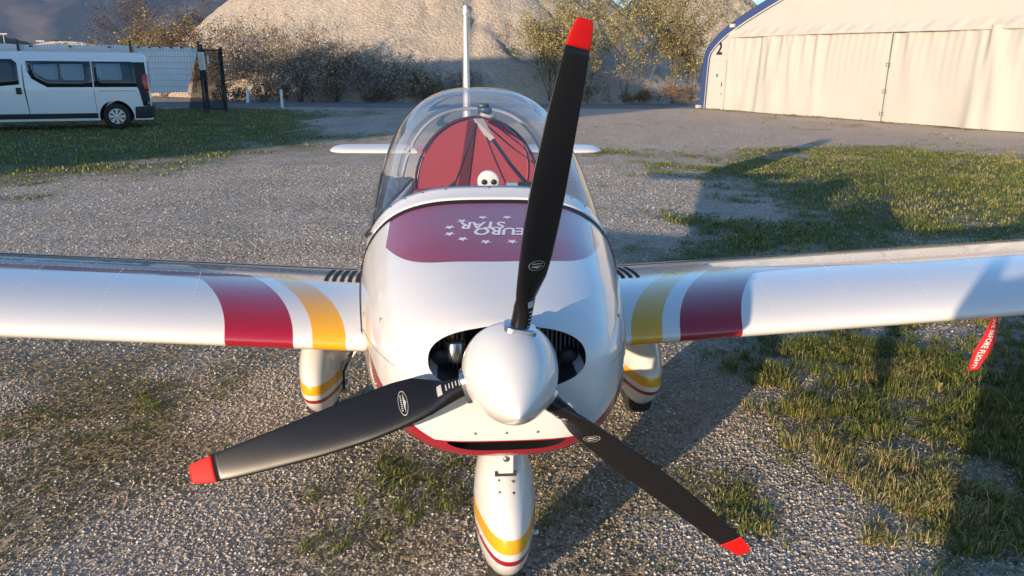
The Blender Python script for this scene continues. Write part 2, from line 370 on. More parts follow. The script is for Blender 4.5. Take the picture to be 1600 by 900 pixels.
def sec_pt(y, th, sc=1.0, off=0.0):
    w_, zt, zb, zm, n = smooth_par(y); c, s = math.cos(th), math.sin(th)
    nn = n if s >= 0 else n+.45
    x = (w_+off)*math.copysign(abs(c)**(2/nn), c); zz = ((zt-zm) if s >= 0 else (zm-zb)) + off
    return (x*sc, y, zm + zz*math.copysign(abs(s)**(2/nn), s))
def th_at(y, zs):
    w_, zt, zb, zm, n = smooth_par(y); q = min(max((zs-zm)/(zt-zm), 0), 1); return math.asin(q**(n/2))
def sill(y): return float(np.interp(y, [1.3, 1.42, 1.6, 1.9, 2.4, 3.0, 3.3], [1.10, 1.085, 1.03, .985, .97, .985, 1.02]))

def cowl_masks(t, x, y, z):
    ax = x.abs()
    top = (z > 1.0)*(y > (ax*ax*.8 + (ax-.15).max(0).pow(3.)*20.5 + .745))*(ax < .372)
    bx = (ax-.14).max(0); bx = (ax-.2).max(0); zu = bx*.62 + .723; zl = bx*.5 + (ax-.36).max(0)*1.2 + .652
    red = (z < zu)*(z > zl)*(y < 1.04); yel = (z < (zl-.012))*(z > (zl-.05))*(y > .78)*(y < 1.3)
    return [(yel, YEL), (red, RED), (top, (.26, .016, .024))]
M_COWL = paint('cowl_paint', cowl_masks, coat=.9)
M_WHITE = paint('white_paint', lambda t, x, y, z: [])
M_DARK = mat('engine_dark', (.025, .025, .026), .55)
M_RUB = mat('black_rubber', (.012, .012, .012), .55)
M_STEEL = mat('brushed_metal', (.55, .55, .56), .3, 1)
M_SCREW = mat('screw_metal', (.25, .25, .25), .4, .8)

def build_cowl():
    ys = np.r_[.376, .381, .386, .392, .40, .41, .425, .44, np.linspace(.47, 1.30, 30)]; n = 112
    secs = [[sec_pt(y, 2*math.pi*k/n) for k in range(n)] for y in ys]
    V, F = loft(secs, True, True, True)
    o = fix_normals(mk('cowling', V, F, [M_COWL, M_DARK], plane))
    def cutter(pts, y0, y1):
        b = MB().prism(pts, lambda a, b_, t: (a, t, b_), y0, y1).build('cut', M_DARK); return b
    eye = [(.212*math.copysign(abs(math.cos(t))**.95, math.cos(t)), .957 + (.092 if math.sin(t) > 0 else .085)*math.copysign(abs(math.sin(t))**.85, math.sin(t))) for t in np.linspace(0, 2*math.pi, 64, endpoint=False)]
    slot = [(.165*math.copysign(abs(math.cos(t))**.6, math.cos(t)), .704 + .0155*math.sin(t) + .012*abs(math.cos(t))**3) for t in np.linspace(0, 2*math.pi, 40, endpoint=False)]
    for pts, y0, y1 in ((eye, .2, .78), (slot, .3, .62)):
        c = cutter(pts, y0, y1); md = o.modifiers.new('b', 'BOOLEAN'); md.object = c; md.operation = 'DIFFERENCE'; md.solver = 'EXACT'
        try: md.material_mode = 'TRANSFER'
        except Exception: pass
        bpy.context.view_layer.update(); apply_mods(o); bpy.data.objects.remove(c)
    o.data.polygons.foreach_set('use_smooth', [True]*len(o.data.polygons))
    # cavity faces: dark
    idx = []
    for p in o.data.polygons:
        c = p.center; inside = (c.y > .395 and (abs(c.x)/.2135)**2 + ((c.z-.957)/.094)**2 < 1.0 and c.y < .785) or (abs(c.x) < .170 and abs(c.z-.708) < .028 and .435 < c.y < .625)
        idx.append(1 if inside else 0)
    o.data.polygons.foreach_set('material_index', idx)
    at = o.data
    try:
        bm = bmesh.new(); bm.from_mesh(at)
        for e in bm.edges:
            if len(e.link_faces) == 2 and e.calc_face_angle(0) > R(38): e.smooth = False
        bm.to_mesh(at); bm.free()
    except Exception: pass
    return o
cowl = build_cowl()
def bvh_of(o):
    bm = bmesh.new(); bm.from_mesh(o.data); t = BVHTree.FromBMesh(bm); bm.free(); return t
COWL_BVH = bvh_of(cowl)
def drop(x, y, z0=2., eps=.0012):
    h = COWL_BVH.ray_cast(Vector((x, y, z0)), Vector((0, 0, -1)))
    return h[0] + h[1]*eps if h[0] else Vector((x, y, 1.1))

# engine seen in the two inlets
for s in (-1, 1):
    b = MB()
    for k in range(9):
        x = s*(.118+.0125*k); b.box(min(x, x+s*.005), max(x, x+s*.005), .50, .66, .885+.004*(k > 6), 1.03-.004*k)
    b.box(min(s*.11, s*.215), max(s*.11, s*.215), .54, .62, .90, 1.0)
    b.build('cylinder_fins', mat('fin_black', (.10, .10, .105), .45, .3), plane)
    hd = MB().lathe([(0, 0), (.022, 0), (.026, .006), (.026, .05), (.018, .052), (.012, .03), (0, .03)], (s*.182, .47, .925 if s > 0 else .93), (0, 1, 0), 16)
    hd.build('valve_cover', M_DARK, plane, True)
b = MB().lathe([(0, 0), (.03, 0), (.031, .004), (.031, .058), (.027, .062), (0, .062)], (-.142, .50, .915), (0, 0, 1), 24); b.build('oil_canister', M_STEEL, plane, True)
MB().lathe([(0, 0), (.009, 0), (.009, .014), (.005, .022), (0, .022)], (-.147, .50, .977), (0, 0, 1), 10).build('copper_fitting', mat('copper', (.42, .19, .09), .4, .8), plane, True)
# mesh grille in the chin slot
g = MB()
for k in range(34):
    x = -.16+.0097*k; g.box(x, x+.0022, .452, .455, .682, .728)
for k in range(5): g.box(-.165, .165, .4555, .4575, .688+.0075*k, .690+.0075*k)
g.build('chin_grille', mat('grille_black', (.02, .018, .016), .6), plane)
for x in (-.088, -.003, .083):
    h = COWL_BVH.ray_cast(Vector((x, .0, .748)), Vector((0, 1, 0)))
    if h[0]: MB().lathe([(0, .003), (.0035, .0025), (.0045, -.001)], h[0], (0, -1, 0), 10).build('chin_screw', M_SCREW, plane, True)
for s in (-1, 1):   # camloc fasteners on the cowl sides
    for y_, th in ((.66, .42), (.95, .16), (.66, -.12)):
        p = Vector(sec_pt(y_, th if s > 0 else math.pi-th, 1, .001)); MB().lathe([(0, .002), (.005, .0015), (.006, -.002)], p, (s, -.35, .15), 10).build('cowl_fastener', M_SCREW, plane, True)
# cowling split line
for s in (-1, 1):
    ln = [Vector(sec_pt(y, (.16-.25*(y-.5)) if s > 0 else math.pi-(.16-.25*(y-.5)), 1, .0002)) for y in np.linspace(.47, 1.29, 24)]
    MB().tube(ln, .0012, 5).build('cowl_seam', mat('seam_grey', (.25, .24, .23), .7), plane)

# logo on the cowling: word pair and ring of stars, reads from the cockpit
M_LOGO = mat('logo_white', (.72, .70, .70), .45)
def text_tris(body, size, bold=.012):
    cu = bpy.data.curves.new('t', 'FONT'); cu.body = body; cu.size = size; cu.align_x = 'CENTER'; cu.resolution_u = 3; cu.offset = size*bold
    o = bpy.data.objects.new('t', cu); col.objects.link(o); bpy.context.view_layer.update()
    me = bpy.data.meshes.new_from_object(o.evaluated_get(bpy.context.evaluated_depsgraph_get()))
    bm = bmesh.new(); bm.from_mesh(me); bmesh.ops.triangulate(bm, faces=bm.faces)
    bmesh.ops.subdivide_edges(bm, edges=[e for e in bm.edges if e.calc_length() > size*.25], cuts=1); bmesh.ops.triangulate(bm, faces=bm.faces)
    V = [v.co.copy() for v in bm.verts]; F = [tuple(v.index for v in f.verts) for f in bm.faces]; bm.free()
    bpy.data.objects.remove(o); return V, F
LX, LY = .02, 1.015
for word, dx, dy in (('EURO', .0, -.060), ('STAR', -.055, .002)):
    V, F = text_tris(word, .1, .03)
    # rotated half a turn: +x of the word runs to -x, its top towards the nose
    V2 = [drop(LX + dx - v.x*.66 - (v.y*.12), LY + dy + .068 - v.y*.92) for v in V]
    mk('cowl_lettering', V2, F, M_LOGO, plane, False)
for k in range(12):
    a = 2*math.pi*(k+.5)/12; cx, cy = LX-.012+.165*math.cos(a), LY+.002+.122*math.sin(a)
    pts = [drop(cx + rr*math.sin(2*math.pi*j/10), cy - rr*math.cos(2*math.pi*j/10)*1.0) for j in range(10) for rr in [(.021 if j % 2 == 0 else .0085)]]
    mk('cowl_star', [drop(cx, cy)]+pts, [(0, 1+j, 1+(j+1) % 10) for j in range(10)], M_LOGO, plane, False)

# fuselage shell: lower tub, windscreen frame, tail cone
def arc(y, t0, t1, n, off=0): return [sec_pt(y, t0+(t1-t0)*k/(n-1), 1, off) for k in range(n)]
secs = []
for y in np.r_[np.linspace(1.30, 3.3, 26)]:
    th = th_at(y, sill(y)); secs.append(arc(y, math.pi-th, 2*math.pi+th, 49))
V, F = loft(secs, False); tub = fix_normals(mk('fuselage', V, F, M_WHITE, plane)); sm = tub.modifiers.new('s', 'SOLIDIFY'); sm.thickness = .012; sm.offset = -1
V, F = loft([[sec_pt(y, 2*math.pi*k/64) for k in range(64)] for y in np.linspace(3.3, 5.75, 22)], True, True, True)
fix_normals(mk('tail_cone', V, F, M_WHITE, plane))
V, F = loft([arc(y, th_at(y, sill(y))*1.0, math.pi-th_at(y, sill(y)), 49) for y in np.linspace(1.322, 1.425, 6)], False)
wf = fix_normals(mk('windscreen_frame', V, F, M_WHITE, plane)); sm = wf.modifiers.new('s', 'SOLIDIFY'); sm.thickness = .006; sm.offset = 1
for k in range(9):
    th = .9 + (math.pi-1.8)*k/8; p = Vector(sec_pt(1.405, th, 1, .007)); MB().lathe([(0, .002), (.0035, .0018), (.005, -.001)], p, (.4*math.cos(th), -.35, .9), 10).build('frame_screw', M_SCREW, wf, True)
# black seal between cowling and fuselage
secs = []
for k in range(81):
    th = -.25 + (math.pi+.5)*k/80; wd = .011 + .014*max(0, math.sin(th))**2
    a = Vector(sec_pt(1.300-wd*.2, th, 1, .0015)); b_ = Vector(sec_pt(1.300+wd, th, 1, .0015)); c_ = Vector(sec_pt(1.300+wd*.4, th, 1, .0065))
    secs.append([a, c_, b_])
V, F = loft(secs, False); mk('canopy_seal', V, F, M_RUB, plane)

# canopy
def glass(name, tint, refl=1.0):
    m, t, b = new_mat(name); t.nodes.remove(b); out = t.nodes['Material Output']
    tr = t.nodes.new('ShaderNodeBsdfTransparent'); tr.inputs[0].default_value = (*tint, 1)
    gl = t.nodes.new('ShaderNodeBsdfGlossy'); gl.inputs['Roughness'].default_value = .015
    fr = t.nodes.new('ShaderNodeLayerWeight'); fr.inputs[0].default_value = .5
    mx = t.nodes.new('ShaderNodeMixShader'); f = (X(fr.outputs['Facing']).pow(4.2)*.90 + .10)*refl; t.links.new(f.min(1.).k, mx.inputs[0])
    t.links.new(tr.outputs[0], mx.inputs[1]); t.links.new(gl.outputs[0], mx.inputs[2]); t.links.new(mx.outputs[0], out.inputs[0]); return m
M_GLASS = glass('canopy_plexiglass', (.955, .965, .975), 1.0)
ys = np.r_[np.linspace(1.42, 3.3, 60)]
V, F = loft([arc(y, th_at(y, sill(y)), math.pi-th_at(y, sill(y)), 73) for y in ys], False)
can = fix_normals(mk('canopy', V, F, M_GLASS, plane))
for s in (0, 1):
    pts = []
    for y in np.linspace(1.42, 3.28, 30):
        th = th_at(y, sill(y)); pts.append(sec_pt(y, th if s else math.pi-th, 1, .002))
    MB().tube(pts, .011, 8).build('canopy_rail', M_WHITE if s else M_RUB, can, True)
hoop = [sec_pt(2.92, t, 1, -.012) for t in np.linspace(.35, math.pi-.35, 40)]
MB().tube(hoop, .010, 8).build('canopy_hoop', mat('hoop_grey', (.35, .36, .38), .5), can, True)
lat = MB(); lat.lathe([(0, 0), (.03, 0), (.034, -.006), (.034, -.02), (.026, -.026), (0, -.026)], (.012, 2.02, 1.525), (0, .25, 1), 24); lat.box(-.022, .03, 2.0, 2.03, 1.525, 1.545)
lat.build('canopy_latch', mat('latch_blue_grey', (.05, .07, .10), .35), can, True)
MB().tube([(-.01, 1.98, 1.50), (.03, 1.985, 1.488), (.06, 1.99, 1.492)], .008, 8).build('latch_handle', mat('latch_grey', (.45, .42, .42), .4), can, True)

# cockpit
M_REDCLOTH = mat('red_upholstery', (.30, .045, .055), .85, var=.12, vscale=40, bump=.25, bscale=220)
M_BLACK = mat('black_plastic', (.014, .014, .015), .5)
pts = []
for k in range(49):
    t = math.pi*k/48; pts.append((.335*math.cos(t), 1.02 + .41*math.sin(t)**.92))
pts = [(.40, .70)] + [(.385, 1.0)] + pts + [(-.385, 1.0), (-.40, .70)]
MB().prism(pts, lambda a, b, t: (a, t, b), 2.70, 2.73).build('rear_bulkhead', M_REDCLOTH, plane)
MB().tube([(.345*math.cos(t), 2.695, 1.02+.42*math.sin(t)**.92) for t in np.linspace(0, math.pi, 40)], .009, 6).build('bulkhead_piping', mat('dark_piping', (.05, .012, .014), .8), plane, True)
MB().add([(-.115, 2.693, 1.02), (-.055, 2.693, 1.02), (-.005, 2.688, 1.425), (-.05, 2.688, 1.425)], [(0, 1, 2, 3)]).build('strap_shadow_band', mat('strap_shadow_red', (.085, .016, .02), .9), plane)  # dark band painted in for the strap's shadow on the bulkhead
MB().tube([(.16+.12*math.cos(t), 2.692, 1.16+.20*math.sin(t)) for t in np.linspace(-1.2, 1.7, 24)], .005, 6).build('bulkhead_seam', mat('seam_red', (.36, .07, .07), .8), plane, True)
for s in (-1, 1):
    b = MB(); pr = [(-.16, .64), (.16, .64), (.165, 1.0), (.13, 1.08), (-.13, 1.08), (-.165, 1.0)]
    b.prism(pr, lambda a, z_, t: (s*.21+a, 2.30+t+(z_-.6)*.35, z_), 0, .07); bevel(b.build('seat_back', M_REDCLOTH, plane), .02, 3)
    bevel(MB().box(s*.21-.165, s*.21+.165, 1.85, 2.32, .64, .72).build('seat_cushion', M_REDCLOTH, plane), .025, 3)
MB().box(-.44, .44, 1.32, 2.9, .585, .60).build('cockpit_floor', mat('floor_carpet', (.05, .012, .015), .95), plane)
# instrument panel with glare shield
pp = [(.44*math.cos(t), .93 + .245*math.sin(t)**.8) for t in np.linspace(0, math.pi, 30)] + [(-.44, .80), (.44, .80)]
MB().prism(pp, lambda a, b, t: (a, t, b), 1.52, 1.55).build('instrument_panel', mat('panel_red', (.26, .02, .03), .7), plane)
V, F = loft([[(x*1.0, y, .935 + .262*math.cos(x/.46*math.pi/2)**.55 + (1.55-y)*.02) for x in np.linspace(-.43, .43, 31)] for y in (1.44, 1.50, 1.56)], False)
mk('glare_shield', V, F, M_REDCLOTH, plane).modifiers.new('s', 'SOLIDIFY').thickness = .01
d = MB().lathe([(0, -.004), (.038, -.004), (.044, 0), (.044, .02), (.036, .03)], (.005, 1.53, 1.262), (0, 1, .12), 32).build('air_vent_disc', mat('vent_white', (.78, .76, .74), .45), plane, True)
for x in (-.018, .020):
    MB().lathe([(0, -.008), (.010, -.008), (.0115, -.0045), (.009, -.0035)], (x+.005, 1.528, 1.263), (0, 1, .12), 16).build('vent_hole', M_BLACK, d, True)
MB().box(.075, .15, 1.50, 1.53, 1.215, 1.262).build('radio_box', mat('radio_grey', (.30, .33, .34), .4), plane)
MB().box(.12, .22, 1.49, 1.50, 1.238, 1.268).build('bracket', M_BLACK, plane)
MB().add([(-.20, 1.50, 1.20), (-.12, 1.50, 1.21), (-.125, 1.50, 1.268), (-.20, 1.56, 1.20), (-.12, 1.56, 1.21), (-.125, 1.56, 1.268)], [(0, 1, 2), (5, 4, 3), (0, 2, 5, 3), (1, 4, 5, 2), (0, 3, 4, 1)]).build('map_pocket', M_BLACK, plane)
ap = (.0, 2.60, 1.43)
sw = MB().add([(-.02, 2.6, 1.44), (.03, 2.6, 1.44), (.075, 2.35, 1.36), (.05, 2.35, 1.345), (-.02, 2.61, 1.43), (.03, 2.61, 1.43), (.075, 2.36, 1.35), (.05, 2.36, 1.335)], [(0, 1, 2, 3), (7, 6, 5, 4), (0, 4, 5, 1), (1, 5, 6, 2), (2, 6, 7, 3), (3, 7, 4, 0)]).build('harness_strap', mat('strap_beige', (.46, .42, .36), .8), plane)
for pa, pb, r_ in ((ap, (-.14, 1.75, 1.19), .004), ((.02, 2.58, 1.41), (.10, 1.75, 1.20), .004), ((.07, 2.35, 1.35), (.20, 1.70, 1.20), .009), ((.03, 2.6, 1.42), (.30, 2.3, 1.22), .004)):
    MB().tube([pa, ((Vector(pa)+Vector(pb))/2 - Vector((0, 0, .01))), pb], r_, 6).build('harness_cord', M_BLACK, plane, True)

# wings
def airfoil(n=36, th=.135):
    t = (1-np.cos(np.linspace(0, math.pi, n)))/2
    yt = th/.2*(.2969*np.sqrt(t)-.126*t-.3516*t**2+.2843*t**3-.1036*t**4); mc, pc = .03, .4
    yc = np.where(t < pc, mc/pc**2*(2*pc*t-t*t), mc/(1-pc)**2*(1-2*pc+2*pc*t-t*t))
    return [(c, a) for c, a in zip(t[::-1], (yc+yt)[::-1])] + [(c, a) for c, a in zip(t[1:-1], (yc-yt)[1:-1])]
AF = airfoil()
def wing_sec(s, x):   # x = distance from the centre line
    f = (x-.45)/3.6; ch = 1.235-.06*f; le = 1.262+.02*f; z = .668+(.064 if s < 0 else .055)*(x-.45)
    return [(s*x, le+c*ch, z+a*ch-.026*c) for c, a in AF]
def wing_masks(t, x, y, z):
    sx = x.abs(); u = ((y-1.27).max(0))*2.0; sh = u.pow(1.4)*.25
    oc = ((y-1.70).max(0)*16.).pow(3.)
    yel = (sx > (sh+.555))*(sx < (sh+.68))*(y < 1.86)
    red = (sx > (sh+.752))*(sx < (sh+oc+1.005))*(y < 1.835)
    return [(yel, YEL), (red, RED)]
M_WING = paint('wing_paint', wing_masks, rough=.22, coat=1.)
M_RIVET = mat('rivet_paint', (.70, .70, .70), .35)
for s in (-1, 1):
    xs = np.r_[.40, .45, np.linspace(.5, 3.9, 50), 3.98, 4.03, 4.05]; secs = []
    for x in xs:
        sec = wing_sec(s, x)
        if x > 3.95:
            k = {3.98: .97, 4.03: .8, 4.05: .5}[round(x, 2)]; cz = np.mean([p[2] for p in sec]); sec = [(p[0], 1.85+(p[1]-1.85)*(.5+.5*k), cz+(p[2]-cz)*k) for p in sec]
        secs.append(sec)
    V, F = loft(secs, True, True, True); wg = fix_normals(mk('wing', V, F, M_WING, plane)); wb = bvh_of(wg)
    # rivets
    rv = []; rn = []
    for x in np.arange(1.15, 4.0, .33):
        for y in np.arange(1.36, 1.86, .035): rv.append((s*(x+.25*max(0, (y-1.27)*2)**1.4*.35), y))
    for x in np.arange(.6, 4.0, .033): rv.append((s*x, 1.845+.00*x))
    for x in np.arange(1.15, 4.0, .33):
        for y in np.arange(1.95, 2.42, .05): rv.append((s*x, y))
    b = MB()
    for x, y in rv:
        h = wb.ray_cast(Vector((x, y, 2)), Vector((0, 0, -1)))
        if h[0]: b.lathe([(0, .0012), (.0022, .0009), (.0034, -.0004)], h[0], h[1], 6)
    tag(b.build('rivets', M_RIVET, wg, True), kind='stuff')
    # flap / aileron gap
    ln = []
    for x in np.linspace(.62, 3.95, 30):
        h = wb.ray_cast(Vector((s*x, 2.22, 2)), Vector((0, 0, -1))); ln.append(h[0]+h[1]*.0005)
    MB().tube(ln, .0022, 5).build('flap_gap', mat('gap_dark', (.06, .06, .06), .7), wg)
    # black non-slip strips on the wing root
    for k in range(5):
        x0 = .575+.034*k; Vv = []; Ff = []
        for i, y in enumerate(np.linspace(1.775, 2.13, 12)):
            xo = x0 - .02 + .06*((y-1.775)/.355)**.6*.3
            for e, dx in enumerate((0, .019)):
                h = wb.ray_cast(Vector((s*(xo+dx), y, 2)), Vector((0, 0, -1))); Vv.append(h[0]+h[1]*.0016)
        for i in range(11): Ff.append((2*i, 2*i+1, 2*i+3, 2*i+2))
        mk('walk_strip', Vv, Ff, mat('grip_black', (.02, .02, .024), .9), wg)
# tailplane and fin
def tail_masks(t, x, y, z):
    ax = x.abs(); k = (y-5.05)*.5; return [((ax > (k+.24))*(ax < (k+.42)), RED)]
M_TAIL = paint('tail_paint', tail_masks)
AF2 = airfoil(20, .10)
secs = []
for x in np.r_[-1.2, -1.19, -1.165, -1.12, np.linspace(-1.05, 1.05, 24), 1.12, 1.165, 1.19, 1.2]:
    e = max(0, abs(x)-1.05)/.15; k = math.sqrt(max(0, 1-e*e))*.93+.07; ch = .62*(1-.12*abs(x)); c0 = 5.05+.06*abs(x)
    secs.append([(x, c0+ch*(.5+(c-.5)*(k*.6+.4)), 1.0+a*ch*k*1.1-.012) for c, a in AF2])
V, F = loft(secs, True, True, True); fix_normals(mk('tailplane', V, F, M_TAIL, plane))
def fin_masks(t, x, y, z): return [((z > 1.66)*(z < 1.70)*(y < 5.25), RED)]
M_FIN = paint('fin_paint', fin_masks); secs = []
for z in np.r_[np.linspace(1.0, 2.08, 16), 2.12, 2.145, 2.155]:
    f = (z-1.0)/1.15; ch = .98-.50*f; te = 5.98-.05*f; k = 1 if z < 2.1 else {2.12: .9, 2.145: .65, 2.155: .25}[round(z, 3)]
    secs.append([(a*ch*k*1.35/(1+.25*(1-f)), te-ch*(1-c), z) for c, a in [(c, aa) for c, aa in airfoil_sym]] if False else [(a, b_, z) for a, b_ in [(v*ch*k, te-ch*(1-c)) for c, v in
        [(c, math.copysign(.085/.2*(.2969*math.sqrt(max(c, 0))-.126*c-.3516*c**2+.2843*c**3-.1036*c**4), sg)) for c, sg in [(q, 1) for q in np.linspace(1, 0, 16)] + [(q, -1) for q in np.linspace(0, 1, 16)[1:-1]]]]])
V, F = loft(secs, True, True, True); fin = fix_normals(mk('fin', V, F, M_FIN, plane))
MB().lathe([(.022, -.01), (.022, .03), (.016, .034), (.016, .06), (.009, .07), (0, .07)], (0, 5.62, 2.15), (0, 0, 1), 16).build('beacon', mat('beacon_clear', (.75, .75, .75), .15, coat=1), fin, True)

# undercarriage
def spat_mat(name, z1, z2):
    return paint(name, lambda t, x, y, z: [((z > z1)*(z < (z1+.046)), YEL), ((z > z2)*(z < (z2+.022)), RED)])
def spat(cx, y0, y1, z0, z1, wd, m, tilt=0):
    secs = []; L = y1-y0
    for i, f in enumerate(np.r_[0, .006, .02, .05, .09, .15, .22, .3, .4, .5, .6, .7, .8, .9, .97, 1]):
        hh = (f/.34)**.5 if f < .34 else 1-.9*((f-.34)/.66)**1.7; hh = min(max(hh, .03), 1)
        zc = z0+(z1-z0)*(.47+.25*max(0, f-.4)); up = (z1-zc)*hh; dn = (zc-z0)*min(1, hh*1.15) if f < .6 else (zc-z0)*hh
        ww = wd*min(1, hh**.8)
        secs.append([(cx+ww*math.copysign(abs(math.cos(t))**.92, math.cos(t)), y0+L*f, zc+(up if math.sin(t) > 0 else dn)*math.copysign(abs(math.sin(t))**.92, math.sin(t))) for t in np.linspace(0, 2*math.pi, 36, endpoint=False)])
    V, F = loft(secs, True, True, True); return fix_normals(mk('wheel_spat', V, F, m, plane))
M_SPN = spat_mat('nose_spat_paint', .300, .252); M_SPM = spat_mat('main_spat_paint', .262, .212)
M_TYRE = mat('tyre_rubber', (.022, .021, .02), .85, bump=.3, bscale=80)
def wheel(cx, cy, r, wd):
    b = MB().lathe([(r*.5, -wd*.42), (r*.8, -wd*.5), (r*.95, -wd*.42), (r, -wd*.2), (r, wd*.2), (r*.95, wd*.42), (r*.8, wd*.5), (r*.5, wd*.42)], (cx, cy, r+.001), (1, 0, 0), 36)
    t = b.build('tyre', M_TYRE, plane, True)
    g = MB()
    for k in (-.24, -.08, .08, .24): g.lathe([(r+.0005, wd*k-.002), (r+.0012, wd*k), (r+.0005, wd*k+.002)], (cx, cy, r+.001), (1, 0, 0), 36)
    g.build('tread_groove', M_DARK, t)
    MB().lathe([(0, -wd*.3), (r*.5, -wd*.42), (r*.5, wd*.42), (0, wd*.3)], (cx, cy, r+.001), (1, 0, 0), 24).build('rim', M_STEEL, t, True)
NSPAT = spat(.018, .455, 1.18, .095, .545, .104, M_SPN); wheel(.012, .72, .155, .10)
for s in (-1, 1):
    spat(s*.785, 1.72, 2.48, .085, .50, .106, M_SPM); wheel(s*.79, 2.04, .172, .11)
    leg = [[(s*(.36+.42*f), 1.97+dy+.03*f, .60-.42*f**1.25 + dz) for dy, dz in ((-.05, 0), (0, .02), (.05, 0), (0, -.02))] for f in np.linspace(0, 1, 12)]
    V, F = loft(leg, True, True, True); fix_normals(mk('gear_leg', V, F, M_WHITE, plane))
    MB().tube([(s*.62, 1.92, .41), (s*.67, 1.91, .30), (s*.675, 1.93, .20)], .006, 8).build('brake_line', M_RUB, plane, True)
    MB().lathe([(0, -.02), (.035, -.02), (.04, 0), (.035, .02), (0, .02)], (s*.68, 2.0, .19), (1, 0, 0), 20).build('brake_hub', M_STEEL, plane, True)
# nose leg
MB().tube([(.012, .80, .62), (.012, .76, .50), (.012, .72, .17)], .024, 14).build('nose_leg', M_WHITE, plane, True)
b = MB().box(-.012, .036, .585, .60, .50, .575); o = bevel(b.build('nose_bracket', M_WHITE, plane), .004)
MB().lathe([(0, -.004), (.009, -.004), (.010, 0), (.010, .006)], (.012, .584, .552), (0, 1, 0), 12).build('bracket_bolt', M_SCREW, plane, True)
MB().box(-.022, .046, .588, .592, .49, .507).build('spat_slot', M_DARK, plane)
for dx, dz in ((-.009, .474), (.033, .474), (-.009, .452), (.033, .452)):
    SP_BVH = bvh_of(NSPAT); h = SP_BVH.ray_cast(Vector((dx, 0, dz)), Vector((0, 1, 0)))
    if h[0]: MB().lathe([(0, .0022), (.004, .0018), (.0052, -.001)], h[0], h[1], 10).build('spat_screw', M_SCREW, NSPAT, True)
for s in (-1, 1): MB().lathe([(0, 0), (.009, .0), (.009, .02), (0, .02)], (.012+s*.094, .66, .235), (s, 0, 0), 10).build('axle_cap', M_STEEL, plane, True)

# propeller
HUB = Vector((0, .292, .966)); RP = .86
prof = [(.1235*math.sin(q*math.pi/2)**.86, q) for q in np.r_[0, .002, .008, .02, np.linspace(.045, 1, 26)]]
b = MB().lathe([(r, .025+h*.295) for r, h in prof] + [(.118, .325), (0, .325)], (0, 0, .966), (0, 1, 0), 64)
spin = b.build('spinner', paint('spinner_paint', lambda t, x, y, z: [], rough=.25), plane, True)
M_BLADE = mat('blade_black', (.009, .009, .011), .27, spec=.3)
M_TIP = mat('blade_tip_red', (.58, .010, .010), .5, spec=.15)
M_DECAL = mat('decal_white', (.38, .38, .38), .6)
PR = np.array([(.10, .024, .024, 1.), (.15, .026, .025, .95), (.20, .036, .030, .60), (.25, .048, .052, .36), (.29, .053, .067, .27), (.35, .058, .069, .2), (.45, .063, .063, .155), (.60, .061, .052, .125), (.75, .053, .041, .11), (.88, .045, .034, .10), (.95, .036, .028, .10), (.985, .028, .024, .10), (1.0, .020, .018, .09)])
def blade_sec(ph, r, scale=1.0):
    RP = .86*(1.022 if 4.9 < ph % (2*math.pi) < 6.2 else 1.0)
    er = Vector((math.cos(ph), 0, math.sin(ph))); et = Vector((-math.sin(ph), 0, math.cos(ph)))
    le, te, tc = [np.interp(r, PR[:, 0], PR[:, k]) for k in (1, 2, 3)]
    be = R(float(np.interp(r, [.1, .25, .5, .75, 1], [58, 49, 37, 30, 26])))
    cd = et*math.cos(be) - Vector((0, 1, 0))*math.sin(be); nd = Vector((0, -1, 0))*math.cos(be) - et*math.sin(be)
    ch = le+te; out = []
    for t in np.linspace(0, 2*math.pi, 28, endpoint=False):
        c = math.cos(t); s_ = math.sin(t); cc = (le-te)/2 + ch/2*c
        shp = max(0, 1-abs(c)**2.2)**.5 if tc > .5 else max(0, (1-c*c))**.5*(.72+.28*c)
        th_ = ch*tc/2*shp*(1 if s_ > 0 else -.55 if tc < .5 else -1)
        out.append(HUB + er*(r*RP) + (cd*cc + nd*th_)*scale)
    return out
def blade_face(ph, r, c):      # point on the front face, c in metres along the chord from the pitch axis
    s = blade_sec(ph, r); le, te = [np.interp(r, PR[:, 0], PR[:, k]) for k in (1, 2)]
    q = max(-.98, min(.98, (c-(le-te)/2)/((le+te)/2))); t = math.acos(q); f = t/(2*math.pi)*28; i = int(f); f -= i
    p = s[i].lerp(s[(i+1) % 28], f); return p
